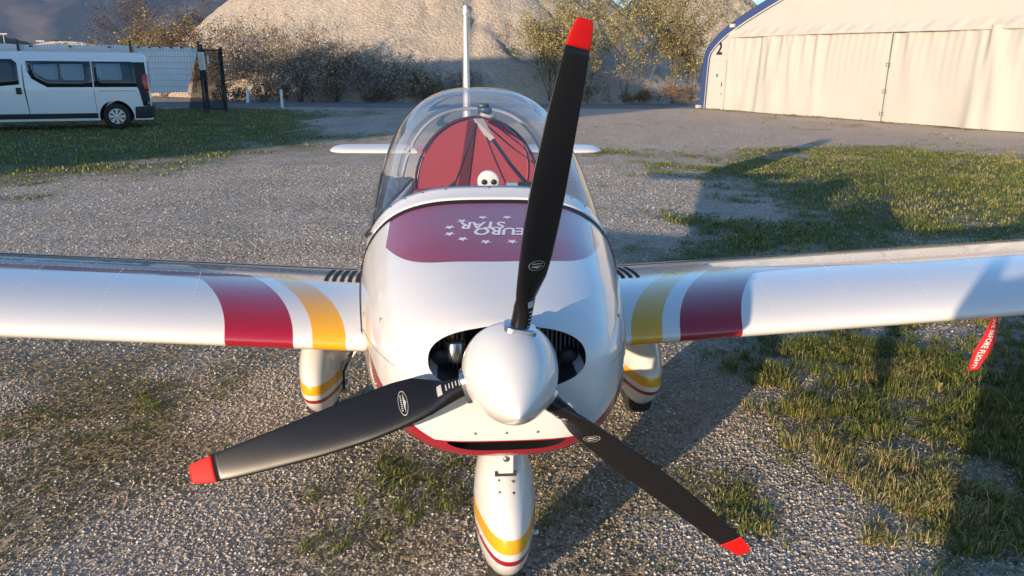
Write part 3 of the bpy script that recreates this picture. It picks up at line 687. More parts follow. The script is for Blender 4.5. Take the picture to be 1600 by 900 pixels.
for k, da in enumerate((0.3, -.9, .6)):
    ph = R(78.8+120*k+da); rs = np.r_[np.linspace(.10, .93, 40)]
    V, F = loft([blade_sec(ph, r) for r in rs], True, True, True); bl = fix_normals(mk('propeller_blade', V, F, M_BLADE, plane))
    V, F = loft([blade_sec(ph, r, 1.02) for r in np.r_[np.linspace(.926, .98, 8), .985, .99, .995, 1.0]], True, True, True); fix_normals(mk('blade_tip', V, F, M_TIP, bl))
    nv = Vector((0, -1, 0))*.0012
    def decal(fn, pts, faces): return mk('blade_decal', [blade_face(ph, r, c)+nv for r, c in pts], faces, M_DECAL, bl, False)
    # winged oval emblem
    oc, orr = -.003, .33; ring = []
    for j in range(40):
        t = 2*math.pi*j/40
        for q in (1, .93): ring.append((orr+.0145*q*math.cos(t), oc+.034*(q+.02)*math.sin(t)))
    decal(0, ring, [(2*j, 2*j+1, (2*j+3) % 80, (2*j+2) % 80) for j in range(40)])
    decal(0, [(orr-.003, oc-.028), (orr-.001, oc-.006), (orr-.001, oc+.006), (orr-.003, oc+.028), (orr-.006, oc+.008), (orr-.010, oc), (orr-.006, oc-.008)], [(0, 1, 6), (1, 5, 6), (1, 2, 5), (2, 4, 5), (2, 3, 4)])
    for j in range(8):
        c0 = oc-.023+.0058*j; decal(0, [(orr+.003, c0), (orr+.003, c0+.0036), (orr+.007, c0+.0036), (orr+.007, c0)], [(0, 1, 2, 3)])
    def rect(r0, r1, c0, c1):
        cs = np.linspace(c0, c1, 7); mk('blade_decal', [blade_face(ph, r, c)+nv*2 for r in (r0, r1) for c in cs], [(i, i+1, i+8, i+7) for i in range(6)], M_DECAL, bl, False)
    rect(.208, .224, -.016, .014)
    for j in range(5): rect(.196-.0105*j, .1925-.0105*j, -.010, .008-.003*(j % 2))
    er = Vector((math.cos(ph), 0, math.sin(ph))); et = Vector((-math.sin(ph), 0, math.cos(ph)))
    c = HUB + er*.105; pts = []
    pl = [(.041*math.copysign(abs(math.cos(t))**.5, math.cos(t)), .038*math.copysign(abs(math.sin(t))**.5, math.sin(t))) for t in np.linspace(0, 2*math.pi, 32, endpoint=False)]
    col_ = MB().prism(pl, lambda a, b_, t: c + et*a + Vector((0, b_-.004, 0)) + er*t, -.02, .021).build('blade_collar', M_STEEL, spin, True); bevel(col_, .004, 2)

# ------------------------------------------------------------------ fabric hangar with number 2
HA = Vector((10.763, 31.569, 0)); HD = Vector((.39344, -.91935, 0)); HN = Vector((-.91935, -.39344, 0))
M_FAB = mat('hangar_fabric', (.44, .43, .405), .75, var=.07, vscale=1.2, bump=.12, bscale=25)
M_CURT = mat('curtain_fabric', (.43, .415, .385), .8, var=.09, vscale=.9, bump=.15, bscale=18)
M_BLUE = mat('blue_trim', (.035, .06, .17), .5, var=.1)
def hp(a, z, o=0): return HA + HD*a + HN*o + Vector((0, 0, z))
HW = 20.0
def hangar_outline(inset=0.0, n=14):
    pts = [(0, 0), (.02, 1.2), (.05, 2.05)]
    pts += [(.10, 2.30), (.22, 2.52), (.45, 2.75), (.8, 3.03), (1.26, 3.32), (2.28, 3.80), (3.25, 4.2), (5, 4.88), (7.5, 5.75), (10, 6.35)]
    full = pts + [(HW-a, z) for a, z in reversed(pts[:-1])]
    if inset:
        cx, cz = HW/2, 1.5; out = []
        for i, (a, z) in enumerate(full):
            p = full[max(i-1, 0)]; q = full[min(i+1, len(full)-1)]; dx, dz = q[0]-p[0], q[1]-p[1]; l = math.hypot(dx, dz); out.append((a+dz/l*inset, max(0, z-dx/l*inset)))
        return out
    return full
def build_hangar():
    hg = tag(empty('fabric_hangar', HA), 'cream fabric hangar with blue edge trim and the number 2', 'hangar')
    L = lambda p: p - HA
    out = hangar_outline(); inn = hangar_outline(.34)
    n = len(out)
    # front wall above the curtains and beside them (opening 1.6 .. 18.4, 2.9 high)
    up = [p for p in inn if p[1] > 2.95]; i0 = inn.index(up[0])
    b = MB(); op = [(18.4, 2.9), (1.62, 2.9)]
    left = [(1.62, 0)] + [(1.62, 2.9)] + [p for p in reversed(inn[:i0])]
    b.add([L(hp(a, z)) for a, z in left], [tuple(range(len(left)))])
    right = [(HW-a, z) for a, z in left]; b.add([L(hp(a, z)) for a, z in right], [tuple(reversed(range(len(right))))])
    top = op[::-1] + [(18.4, 2.9)] ; top = [(1.62, 2.9)] + [inn[i0-1]] + up + [inn[n-i0]] + [(18.4, 2.9)]
    b.add([L(hp(a, z)) for a, z in top], [tuple(range(len(top)))])
    b.build('front_wall', M_FAB, hg)
    # roof skin over the depth of the hangar and blue trim round the front edge
    dep = 26
    secs = [[L(hp(a, z, -d)) for a, z in out] for d in np.linspace(.02, dep, 9)]
    V, F = loft(secs, False); fix_normals(mk('roof_skin', V, F, M_FAB, hg))
    back = [L(hp(a, z, -dep+.01)) for a, z in out]; mk('rear_wall', back, [tuple(range(n))], M_FAB, hg)
    V, F = loft([[L(hp(a, z, o)) for (a, z), o in ((po, -.02), (po, .07), (pi, .07), (pi, -.01))] for po, pi in zip(out, inn)], True, True, True)
    fix_normals(mk('edge_trim', V, F, M_BLUE, hg, False))
    V, F = loft([[L(hp(a, z, o)) for (a, z), o in (((p[0]*(1), p[1]), .075), (q, .085))] for p, q in zip(hangar_outline(.30), hangar_outline(.36))], False); mk('trim_piping', V, F, M_FAB, hg)
    # header flap with diagonal wrinkles
    nx = 260; secs = []
    for j, f in enumerate(np.linspace(0, 1, 9)):
        row = []
        for a in np.linspace(1.55, 18.45, nx):
            z = 3.22 - .36*f + .03*math.sin(a*.33); wv = .022*math.sin(a*7.3 + f*3.5 + 1.3*math.sin(a*1.7)) + .014*math.sin(a*15.1+f*5)
            row.append(L(hp(a, z, .03 + .17*f**1.3 + wv*math.sin(f*math.pi)**.7*.9 - (.05 if f == 1 else 0))))
        secs.append(row)
    V, F = loft(secs, False); mk('header_flap', V, F, M_CURT, hg)
    # two curtains with hanging folds
    for c0, c1, sd in ((1.62, 9.08, 1), (9.06, 18.4, 2)):
        r_ = random.Random(sd*11); folds = [(c0 + (c1-c0)*r_.random(), .10+.16*r_.random(), .05+.07*r_.random(), r_.uniform(-.5, .5), r_.random()) for _ in range(int((c1-c0)*2.6))]
        nxx = int((c1-c0)*30); secs = []
        for f in np.linspace(0, 1, 24):
            z = 2.93*(1-f)+.02; row = []
            for a in np.linspace(c0, c1, nxx):
                o = .02
                for p, wdt, am, sl, ln in folds:
                    pos = p + sl*f*1.1; fade = (1-f)**(.3+ln) if ln < .65 else 1; q = (a-pos)/(wdt*(1+f)); o += am*math.exp(-q*q)*fade*(1 if ln > .35 else -.6)
                o += .012*math.sin(a*23+2*math.sin(f*4)) * (1-f)**2 + .03*math.sin(a*1.3+f*2)*f
                row.append(L(hp(a, z, min(max(o*.8, -.12), .22) + .01)))
            secs.append(row)
        V, F = loft(secs, False); mk('curtain', V, F, M_CURT, hg)
    # seam with webbing and buckles
    MB().add([L(hp(a, z, .14)) for a, z in ((9.02, 2.85), (9.06, 2.85), (9.06, .02), (9.02, .02))], [(0, 1, 2, 3)]).build('seam_strap', M_FAB, hg)
    MB().add([L(hp(a, z, .142)) for a, z in ((9.062, 2.85), (9.075, 2.85), (9.075, .02), (9.062, .02))], [(0, 1, 2, 3)]).build('seam_shadow_gap', mat('gap_brown', (.12, .10, .08), .9), hg)
    for z in (1.85, 1.0, .28):
        for da in (-.07, .02):
            for dz in (-.05, .03): MB().prism([(9.05+da, z+dz), (9.10+da, z+dz), (9.10+da, z+dz+.03), (9.05+da, z+dz+.03)], lambda a, z_, t: L(hp(a, z_, t)), .143, .165).build('buckle', M_SCREW, hg)
    # door with frame, handle and small sign
    b = MB().prism([(.50, .02), (1.40, .02), (1.36, 1.98), (.50, 1.98)], lambda a, z, t: L(hp(a, z, t)), .005, .03); dr = b.build('door', mat('door_cream', (.47, .46, .42), .5), hg)
    fr = MB()
    for a0, a1, z0, z1 in ((.44, .50, 0, 2.04), (1.39, 1.45, 0, 2.04), (.50, 1.39, 1.98, 2.04)): fr.prism([(a0, z0), (a1, z0), (a1, z1), (a0, z1)], lambda a, z, t: L(hp(a, z, t)), .004, .045)
    fr.build('door_frame', M_FAB, hg)
    MB().prism([(.86, 1.32), (1.0, 1.32), (1.0, 1.46), (.86, 1.46)], lambda a, z, t: L(hp(a, z, t)), .031, .034).build('door_sign', mat('sign_green', (.12, .25, .20), .5), dr)
    MB().prism([(1.24, .95), (1.28, .95), (1.28, 1.12), (1.24, 1.12)], lambda a, z, t: L(hp(a, z, t)), .031, .06).build('door_handle', M_SCREW, dr)
    MB().prism([(1.26, .62), (1.29, .62), (1.29, .70), (1.26, .70)], lambda a, z, t: L(hp(a, z, t)), .031, .05).build('door_bolt', M_SCREW, dr)
    V, F = text_tris('2', .62, .03)
    mk('number', [L(hp(.92+v.x*1.15, 2.25+v.y*1.12, .012)) for v in V], F, mat('number_black', (.02, .02, .022), .6), hg, False)
    lm = MB().prism([(1.58, 3.28), (1.78, 3.28), (1.78, 3.42), (1.58, 3.42)], lambda a, z, t: L(hp(a, z, t)), .05, .18); lp = bevel(lm.build('flood_lamp', mat('lamp_cream', (.6, .56, .48), .5), hg), .01)
    MB().prism([(1.60, 3.42), (1.76, 3.42), (1.76, 3.47), (1.60, 3.47)], lambda a, z, t: L(hp(a, z, t)), .02, .12).build('lamp_bracket', M_BLACK, lp)
    MB().prism([(-.08, 0), (.16, 0), (.16, .14), (-.08, .14)], lambda a, z, t: L(hp(a, z, t)), .072, .2).build('foot_plate', mat('concrete', (.45, .43, .40), .9), hg)
    return hg
build_hangar()

# ------------------------------------------------------------------ hangar on the sun side, whose shade lies over the van and road
def build_sun_side_hangar():
    A = Vector((-18.3, -2.2, 0)); d = Vector((.6361, .7716, 0)); p = Vector((-.7716, .6361, 0))
    hg = tag(empty('metal_hangar', A), 'tall grey sheet-metal hangar on the sun side of the apron', 'hangar')
    f = lambda a, o, z: p*a - d*o + Vector((0, 0, z))
    W_, D_, E_ = 17, 24, 6.7; m = mat('sheet_metal', (.42, .43, .45), .5, .3, var=.06, vscale=.6)
    prof = [(0, 0), (0, E_), (W_/2, E_+2.4), (W_, E_), (W_, 0)]
    MB().prism(prof, lambda a, z, t: f(a, t, z), 0, D_).build('wall', m, hg)
    MB().prism([(-.0, E_+.02), (W_/2, E_+2.42), (W_, E_+.02), (W_, E_+.16), (W_/2, E_+2.58), (-.0, E_+.16)], lambda a, z, t: f(a, t, z), -.0, D_+.3).build('roof', mat('roof_sheet', (.25, .26, .28), .5, .3), hg)
    for k in range(3):
        MB().prism([(1.2+5*k, .02), (6.1+5*k, .02), (6.1+5*k, 5.2), (1.2+5*k, 5.2)], lambda a, z, t: f(a, t, z), -.12-.05*(k % 2), -.01).build('sliding_door', mat('door_metal', (.30, .33, .38), .5, .3), hg)
build_sun_side_hangar()

# ------------------------------------------------------------------ white passenger van
def build_van():
    vn = tag(empty('van', (-8.45, 20.85, 0), math.pi+.33), 'white passenger van with dark side windows parked on the grass', 'van'); vn.scale = (1.0, 1.0, 1.0)
    # local: +x = forward from the rear bumper (world -x), side towards camera is local +y
    HWD = lambda z: float(np.interp(z, [.2, .45, 1.05, 1.2, 1.75, 1.9], [.90, .94, .955, .945, .84, .78]))
    def section(u):
        zr = float(np.interp(u, [0, .04, .12, .3, 3.2, 3.6, 4.05, 4.45, 4.65, 4.95, 5.08], [1.80, 1.90, 1.94, 1.965, 1.965, 1.92, 1.55, 1.18, 1.08, .92, .80]))
        k = float(np.interp(u, [0, .08, .3, 4.3, 4.8, 5.08], [.93, .975, 1, 1, .94, .80])); z0 = .24
        zs = np.r_[z0, .40, .6, .8, 1.0, 1.12, 1.3, 1.5, 1.65, 1.75, 1.83, 1.885]; zs = z0 + (zs-z0)*(zr-.05-z0)/(1.885-z0) if zr < 1.93 else zs
        half = [(HWD(z)*k, z) for z in zs] + [(HWD(zs[-1])*k*.93, zr-.015), (HWD(zs[-1])*k*.6, zr), (0, zr+.008)]
        pts = [(u, y, z) for y, z in half] + [(u, -y, z) for y, z in reversed(half[:-1])]; return pts
    us = np.r_[0, .02, .06, .12, .2, .3, np.linspace(.45, 4.5, 32), 4.65, 4.8, 4.95, 5.05, 5.08]
    V, F = loft([section(u) for u in us], True, True, True)
    M_VW = mat('van_white', (.80, .81, .82), .25, coat=.6)
    body = fix_normals(mk('body', V, F, M_VW, vn))
    WX = (.86, 4.26)
    for x in WX:
        c = MB().tube([(x, -1.2, .345), (x, 1.2, .345)], .405, 40).build('cut', M_DARK, vn)
        md = body.modifiers.new('b', 'BOOLEAN'); md.object = c; md.operation = 'DIFFERENCE'; md.solver = 'EXACT'; bpy.context.view_layer.update(); apply_mods(body); bpy.data.objects.remove(c)
    idx = []
    for p in body.data.polygons:
        c = p.center; idx.append(1 if any(math.hypot(c.x-x, c.z-.345) < .41 for x in WX) and abs(c.y) < .93 else 0)
    body.data.materials.clear(); body.data.materials.append(M_VW); body.data.materials.append(M_DARK); body.data.polygons.foreach_set('material_index', idx)
    body.data.polygons.foreach_set('use_smooth', [False]*len(idx)); bm = bmesh.new(); bm.from_mesh(body.data)
    for f_ in bm.faces: f_.smooth = True
    for e in bm.edges:
        if len(e.link_faces) == 2 and e.calc_face_angle(0) > R(32): e.smooth = False
    bm.to_mesh(body.data); bm.free()
    M_VG = mat('van_glass', (.012, .016, .018), .06, spec=.8); M_VB = mat('van_black_trim', (.02, .022, .026), .6); M_VL = mat('van_pane_light', (.16, .21, .24), .12, spec=.8)
    def panel(name, poly, m, parent, off=.004, th=.006, sides=(1, -1)):
        for s in sides:
            # refine outline so that it follows the curved side
            pts = []
            for i in range(len(poly)):
                a, b_ = poly[i], poly[(i+1) % len(poly)]
                for q in np.linspace(0, 1, 5)[:-1]: pts.append((a[0]+(b_[0]-a[0])*q, a[1]+(b_[1]-a[1])*q))
            n = len(pts); cu, cz = np.mean([q[0] for q in pts]), np.mean([q[1] for q in pts]); V = []; F = []
            for ring in (1, .66, .33):
                for a, z in pts:
                    aa, zz = cu+(a-cu)*ring, cz+(z-cz)*ring; V.append((aa, s*(HWD(zz)*float(np.interp(aa, [0, .08, .3], [.93, .975, 1]))+off+th), zz))
            V.append((cu, s*(HWD(cz)+off+th), cz))
            for k in range(2): F += [(k*n+i, k*n+(i+1) % n, (k+1)*n+(i+1) % n, (k+1)*n+i) for i in range(n)]
            F += [(2*n+i, 2*n+(i+1) % n, 3*n) for i in range(n)]
            base = len(V)
            for a, z in pts: V.append((a, s*(HWD(z)*float(np.interp(a, [0, .08, .3], [.93, .975, 1]))-.01), z))
            F += [(i, base+i, base+(i+1) % n, (i+1) % n) for i in range(n)]
            fix_normals(mk(name, V, F, m, parent))
    wl = (.28, .98); 
    panel('rear_side_window', [(.30, 1.09), (1.30, 1.09), (1.30, 1.73), (.36, 1.73), (.32, 1.60)], M_VG, body)
    panel('middle_side_window', [(1.33, 1.09), (2.36, 1.09), (2.68, 1.30), (2.76, 1.50), (2.76, 1.73), (1.33, 1.73)], M_VG, body)
    panel('painted_daylight_pane', [(1.50, 1.22), (2.02, 1.22), (2.02, 1.66), (1.50, 1.66)], M_VL, body, .011, .002)  # lighter panels painted in for daylight seen through the far-side windows
    panel('painted_daylight_pane', [(2.08, 1.22), (2.36, 1.24), (2.60, 1.42), (2.60, 1.64), (2.08, 1.66)], M_VL, body, .011, .002)
    panel('painted_daylight_pane', [(.62, 1.22), (1.20, 1.22), (1.20, 1.68), (.64, 1.68)], M_VL, body, .011, .002)
    panel('front_door_window', [(2.96, 1.16), (3.95, 1.06), (3.84, 1.40), (3.48, 1.77), (3.06, 1.77), (2.96, 1.68)], M_VG, body)
    panel('lower_trim', [(1.30, .30), (3.80, .30), (3.80, .43), (1.30, .43)], M_VB, body)
    panel('door_gap', [(2.82, .36), (2.83, .36), (2.88, 1.0), (2.86, 1.80), (2.85, 1.80), (2.87, 1.0)], M_VB, body, .0, .003)
    panel('door_gap', [(1.312, .44), (1.32, .44), (1.32, 1.08), (1.312, 1.08)], M_VB, body, .0, .003)
    panel('slide_rail', [(.34, .985), (1.2, .985), (1.2, .995), (.34, .995)], M_VB, body, .0, .003)
    panel('door_handle', [(2.93, .92), (3.05, .92), (3.05, 1.08), (2.93, 1.08)], M_VB, body, .004, .012)
    panel('tail_lamp', [(.02, .98), (.11, .98), (.15, 1.15), (.15, 1.40), (.10, 1.43), (.02, 1.40)], mat('tail_lamp_red', (.45, .015, .02), .2, coat=.8), body, .0, .012)
    panel('rear_pillar_trim', [(.02, .60), (.20, .60), (.26, 1.0), (.31, 1.13), (.35, 1.72), (.06, 1.72)], M_VB, body, .0, .003)
    b = MB().box(-.05, .10, -.90, .90, .30, .60); bevel(b.build('rear_bumper', M_VB, vn), .04, 3)
    panel('bumper_corner', [(.02, .28), (.42, .28), (.40, .58), (.02, .60)], M_VB, body, .002, .014)
    rw = MB().prism([(-.74, 1.12), (.74, 1.12), (.66, 1.74), (-.66, 1.74)], lambda a, z, t: (t-.02*(z-1.1)*0, a, z), -.012, .03); rw.build('rear_window', M_VG, body)
    # windscreen
    mk('windscreen', [(4.45, .78, 1.22), (4.45, -.78, 1.22), (3.68, -.66, 1.88), (3.68, .66, 1.88)], [(0, 1, 2, 3)], M_VG, body)
    for s in (1, -1):
        panel('head_lamp', [(4.6, .80), (4.92, .78), (4.85, .98), (4.58, 1.05)], mat('head_lamp_clear', (.6, .62, .64), .1, coat=1), body, -.02, .03, (s,))
        m_ = MB().box(3.86, 4.0, s*.96 if s > 0 else s*1.14, s*1.14 if s > 0 else s*.96, 1.12, 1.38); bevel(m_.build('wing_mirror', M_VB, vn), .03, 3)
    # wheels
    M_HUB = mat('hubcap_silver', (.55, .56, .58), .35, .6)
    for x in WX:
        for s in (1, -1):
            b = MB().lathe([(.19, -.10), (.29, -.105), (.325, -.085), (.335, -.05), (.335, .05), (.325, .085), (.29, .105), (.19, .10)], (x, s*.82, .336), (0, 1, 0), 40); ty = b.build('wheel', M_TYRE, vn, True)
            MB().lathe([(0, .05), (.2, .05), (.2, .10), (.185, .108)], (x, s*.82, .336), (0, s, 0), 36).build('rim', M_VB, ty, True)
            h = MB(); h.lathe([(0, .128), (.03, .128), (.045, .118), (.05, .112)], (x, s*.82, .336), (0, s, 0), 24)
            for k in range(8):
                a = 2*math.pi*k/8; c, s_ = math.cos(a), math.sin(a); pr = [(.04, -.018), (.17, -.042), (.19, -.03), (.19, .03), (.17, .042), (.04, .018)]
                h.prism(pr, lambda p, q, t: (x+p*c-q*s_, s*(.82+t), .336+p*s_+q*c), .102, .116)
            h.lathe([(.175, .10), (.18, .114), (.197, .112), (.2, .10)], (x, s*.82, .336), (0, s, 0), 36); h.build('hubcap', M_HUB, ty, False)
build_van()

# ------------------------------------------------------------------ fence, tarpaulins, gate, posts
M_WIRE = mat('fence_wire', (.09, .10, .11), .5, .4)
M_TARP = mat('white_tarpaulin', (.80, .81, .83), .6, var=.05, vscale=2, bump=.2, bscale=6)
def build_fence():
    xs = [-27.4, -23.2, -19, -15.0, -11.25, -8.95]; y = 27.0
    nm = ('mesh fence bay with dark posts far out along the van side', 'mesh fence bay carrying the long white tarpaulin beyond the van front', 'mesh fence bay directly above the van bonnet', 'mesh fence bay above the van roof', 'mesh fence bay between the van tail and the netted gate')
    for i in range(5):
        x0, x1 = xs[i], xs[i+1]; fb = tag(empty('fence_bay', (x0, y, 0)), nm[i], 'fence', 'bays of the mesh fence')
        MB().box(-.03, .03, -.03, .03, 0, 2.42).build('post', mat('post_dark', (.03, .032, .034), .5), fb)
        if i == 4: MB().box(x1-x0-.03, x1-x0+.03, -.03, .03, 0, 2.42).build('post', mat('post_dark', (.03, .032, .034), .5), fb)
        b = MB()
        for x in np.arange(.1, x1-x0, .10): b.box(x-.002, x+.002, -.037, -.033, .05, 2.34)
        for z in np.arange(.12, 2.36, .2):
            for dy in (-.044, -.030): b.box(0, x1-x0, dy, dy+.006, z-.003, z+.003)
        tag(b.build('wire_mesh', M_WIRE, fb), kind='stuff')
    # tarpaulins tied to the fence
    def tarp(c, lab, seed):
        nx, nz = 60, 20; V = []; F = []
        for j in range(nz):
            for i in range(nx):
                f, g_ = i/(nx-1), j/(nz-1); (ax, az), (bx, bz), (cx, cz), (dx, dz) = c
                x = (ax*(1-f)+bx*f)*(1-g_)+(dx*(1-f)+cx*f)*g_; z = (az*(1-f)+bz*f)*(1-g_)+(dz*(1-f)+cz*f)*g_
                V.append((x-c[0][0], .06*math.sin(x*2.1+seed)*(.3+g_)*.5 + .02*math.sin(x*7+z*4) , z + .03*math.sin(x*3.1)*(1-g_)*.5))
        for j in range(nz-1):
            for i in range(nx-1): F.append((j*nx+i, j*nx+i+1, (j+1)*nx+i+1, (j+1)*nx+i))
        r = tag(empty('tarpaulin', (c[0][0], y+.10, 0)), lab, 'tarpaulin'); mk('sheet', V, F, M_TARP, r)
        for k in range(6):
            f = (k+.5)/6; x = (c[0][0]*(1-f)+c[1][0]*f)-c[0][0]; MB().box(x-.02, x+.02, -.13, .02, 2.20, 2.25).build('tie', M_RUB, r)
    tarp([(-11.18, 2.27), (-8.98, 2.22), (-9.52, .72), (-11.2, .66)], 'white tarpaulin with slanted end on the fence beside the gate', 1)
    tarp([(-19.2, 2.30), (-11.32, 2.28), (-11.32, .62), (-19.2, .62)], 'long white tarpaulin on the fence behind the van roof', 2)
    # gate with shade net
    g = tag(empty('gate', (-8.85, y, 0)), 'gate with dark shade netting and two small notices', 'gate')
    MB().box(-.04, .04, -.04, .04, 0, 2.35).build('gate_post', mat('post_dark', (.03, .032, .034), .5), g); MB().box(.62, .70, -.04, .04, 0, 2.25).build('gate_post', mat('post_dark', (.03, .032, .034), .5), g)
    fr = MB()
    for a in ((.05, .61, -.02, .02, .10, .14), (.05, .61, -.02, .02, 2.12, 2.16), (.05, .09, -.02, .02, .14, 2.12), (.57, .61, -.02, .02, .14, 2.12)): fr.box(*a)
    fr.build('gate_frame', M_WIRE, g)
    m, t, b = new_mat('shade_net'); b.inputs['Base Color'].default_value = (.018, .021, .024, 1); b.inputs['Roughness'].default_value = .9; b.inputs['Alpha'].default_value = .74
    V = [(x, -.05+.015*math.sin(x*9+z*3), z) for z in np.linspace(.12, 2.2, 14) for x in np.linspace(-.02, .72, 10)]
    mk('shade_net', V, [(j*10+i, j*10+i+1, j*10+i+11, j*10+i+10) for j in range(13) for i in range(9)], m, g)
    V = [(x, -.045+.02*math.sin(x*6+z*3), z) for z in np.linspace(.15, 2.2, 14) for x in np.linspace(-.62+.56*(z-.15)/2.05*.9, -.02, 8)]
    mk('side_net', V, [(j*8+i, j*8+i+1, j*8+i+9, j*8+i+8) for j in range(13) for i in range(7)], m, g)
    s = MB().prism([(-.10, 1.48), (.12, 1.48), (.10, 2.08), (-.12, 2.08)], lambda a, z, q: (a, q, z), -.085, -.075).build('notice', mat('notice_cream', (.66, .60, .52), .6), g)
    r_ = random.Random(5); bl = MB()
    for k in range(11):
        z = 2.0-.045*k; bl.box(-.085, -.085+.06+.09*r_.random(), -.0875, -.0855, z-.014, z)
    bl.build('notice_lines', mat('notice_ink', (.28, .20, .17), .7), s)
    MB().prism([(.18, 1.68), (.25, 1.68), (.25, 1.97), (.18, 1.97)], lambda a, z, q: (a, q, z), -.085, -.078).build('notice', mat('notice_grey', (.45, .46, .46), .6), g)
    for x, yy, h, lab in ((-9.25, 34.2, .62, 'short white roadside post by the bushes, near the gate'), (-6.93, 30.4, .68, 'white roadside post standing at the grass edge'), (-12.1, 29.9, .6, 'white roadside post seen under the tarpaulin')):
        p = tag(empty('roadside_post', (x, yy, 0)), lab, 'post', 'white roadside posts')
        MB().prism([(-.055, -.03), (.055, -.03), (.04, .035), (-.04, .035)], lambda a, b_, t: (a+.04*t*(x < -9), b_, t), 0, h).build('shaft', mat('post_white', (.78, .78, .76), .5), p)
        MB().prism([(-.055, -.03), (.055, -.03), (.04, .035), (-.04, .035)], lambda a, b_, t: (a*(1-.3*(t-h)/.05)+.04*t*(x < -9), b_, t), h+.001, h+.05).build('cap', mat('post_cap', (.70, .70, .68), .5), p)
build_fence()
# far street furniture and a building at the edge of the airfield
def build_far():
    for x, y, h, lab in ((-65.3, 120, 5.5, 'pale double-headed lamp post far beyond the van roof'), (-61.2, 122, 4.6, 'shorter lamp post far away beside the low building')):
        p = tag(empty('lamp_post', (x, y, 0)), lab, 'lamp post'); MB().tube([(0, 0, 0), (0, 0, h)], [.09, .06], 8).build('pole', mat('pole_grey', (.4, .4, .4), .5), p)
        MB().box(-.6, .6, -.15, .15, h, h+.16).build('lamp_head', mat('lamp_head_pale', (.32, .33, .34), .5), p)
    b = tag(empty('low_building', (-58, 126, 0)), 'low building with pale curved roof far beyond the fence', 'building')
    MB().box(-6, 6, -4, 4, 0, 3.6).build('wall', mat('far_wall', (.5, .47, .43), .8), b)
    V, F = loft([[(x, y_, 3.6+1.1*math.cos(x/6.3*math.pi/2)) for x in np.linspace(-6.3, 6.3, 15)] for y_ in (-4.3, 4.3)], False, True, True); mk('roof', V, F, mat('far_roof', (.42, .40, .38), .7), b)
    for k in range(4): MB().box(-5+2.8*k, -3.4+2.8*k, -4.03, -3.98, 1.2, 2.6).build('window', M_DARK, b)
build_far()

# ------------------------------------------------------------------ trees and shrubs
def branches(rs, base, h, nst, spread, levels, kids, curve=.25, up=.35, r0=.03):
    """returns list of polylines (pts, radii, level)"""
    out = []
    def grow(p, d, ln, r, lev):
        n = 5 if lev < 2 else (3 if lev == 2 else 2); pts = [p.copy()]; rad = [r]
        for i in range(n):
            d = (d + rs.normal(0, curve*.5, 3) + np.array([0, 0, up*.18*(1 if lev < 3 else .4)])); d /= np.linalg.norm(d)
            p = p + d*ln/n; pts.append(p.copy()); rad.append(r*(1-(i+1)/n*.62))
        out.append((pts, rad, lev))
        if lev < levels:
            for k in range(kids[lev]):
                f = rs.uniform(.25, 1.0); i = min(int(f*n), n-1); q = pts[i] + (pts[i+1]-pts[i])*(f*n-i)
                a = rs.normal(0, 1, 3); a -= a.dot(d)*d; a /= np.linalg.norm(a)+1e-6; ang = rs.uniform(.35, .95)
                nd = d*math.cos(ang) + a*math.sin(ang); grow(q, nd, ln*rs.uniform(.38, .66), max(rad[i]*.55, .0035), lev+1)
    for s in range(nst):
        a = rs.uniform(0, 2*math.pi); q = rs.uniform(0, 1)**.5*spread
        d = np.array([math.cos(a)*q, math.sin(a)*q, 1.0]); d /= np.linalg.norm(d)
        grow(np.array(base, float) + np.array([math.cos(a), math.sin(a), 0])*q*.35, d, h*rs.uniform(.62, .95), r0*rs.uniform(.7, 1.1), 0)
    return out
def tubes_np(br, sides=3):
    V = []; F = []
    for pts, rad, lev in br:
        P = np.array(pts); n = len(P); D = np.gradient(P, axis=0); D /= np.linalg.norm(D, axis=1)[:, None]+1e-9
        ref = np.array([0, 0, 1.]) if abs(D[0, 2]) < .8 else np.array([1., 0, 0]); A = np.cross(D, ref); A /= np.linalg.norm(A, axis=1)[:, None]+1e-9; B = np.cross(D, A)
        base = len(V)
        for i in range(n):
            for k in range(sides):
                t = 2*math.pi*k/sides; V.append(P[i] + (A[i]*math.cos(t)+B[i]*math.sin(t))*rad[i])
        for i in range(n-1):
            for k in range(sides): F.append((base+i*sides+k, base+i*sides+(k+1) % sides, base+(i+1)*sides+(k+1) % sides, base+(i+1)*sides+k))
    return np.array(V), np.array(F)
def leaf_mat(name):
    m, t, b = new_mat(name); b.inputs['Roughness'].default_value = .7; b.inputs['Specular IOR Level'].default_value = .2
    a = t.nodes.new('ShaderNodeAttribute'); a.attribute_name = 'tint'; t.links.new(a.outputs['Color'], b.inputs['Base Color'])
    b.inputs['Subsurface Weight'].default_value = 0; return m
M_LEAF = leaf_mat('foliage'); M_BARK = mat('bark', (.13, .092, .065), .9, var=.35, vscale=6); M_BARKL = mat('bark_pale', (.20, .165, .12), .9, var=.3, vscale=6)
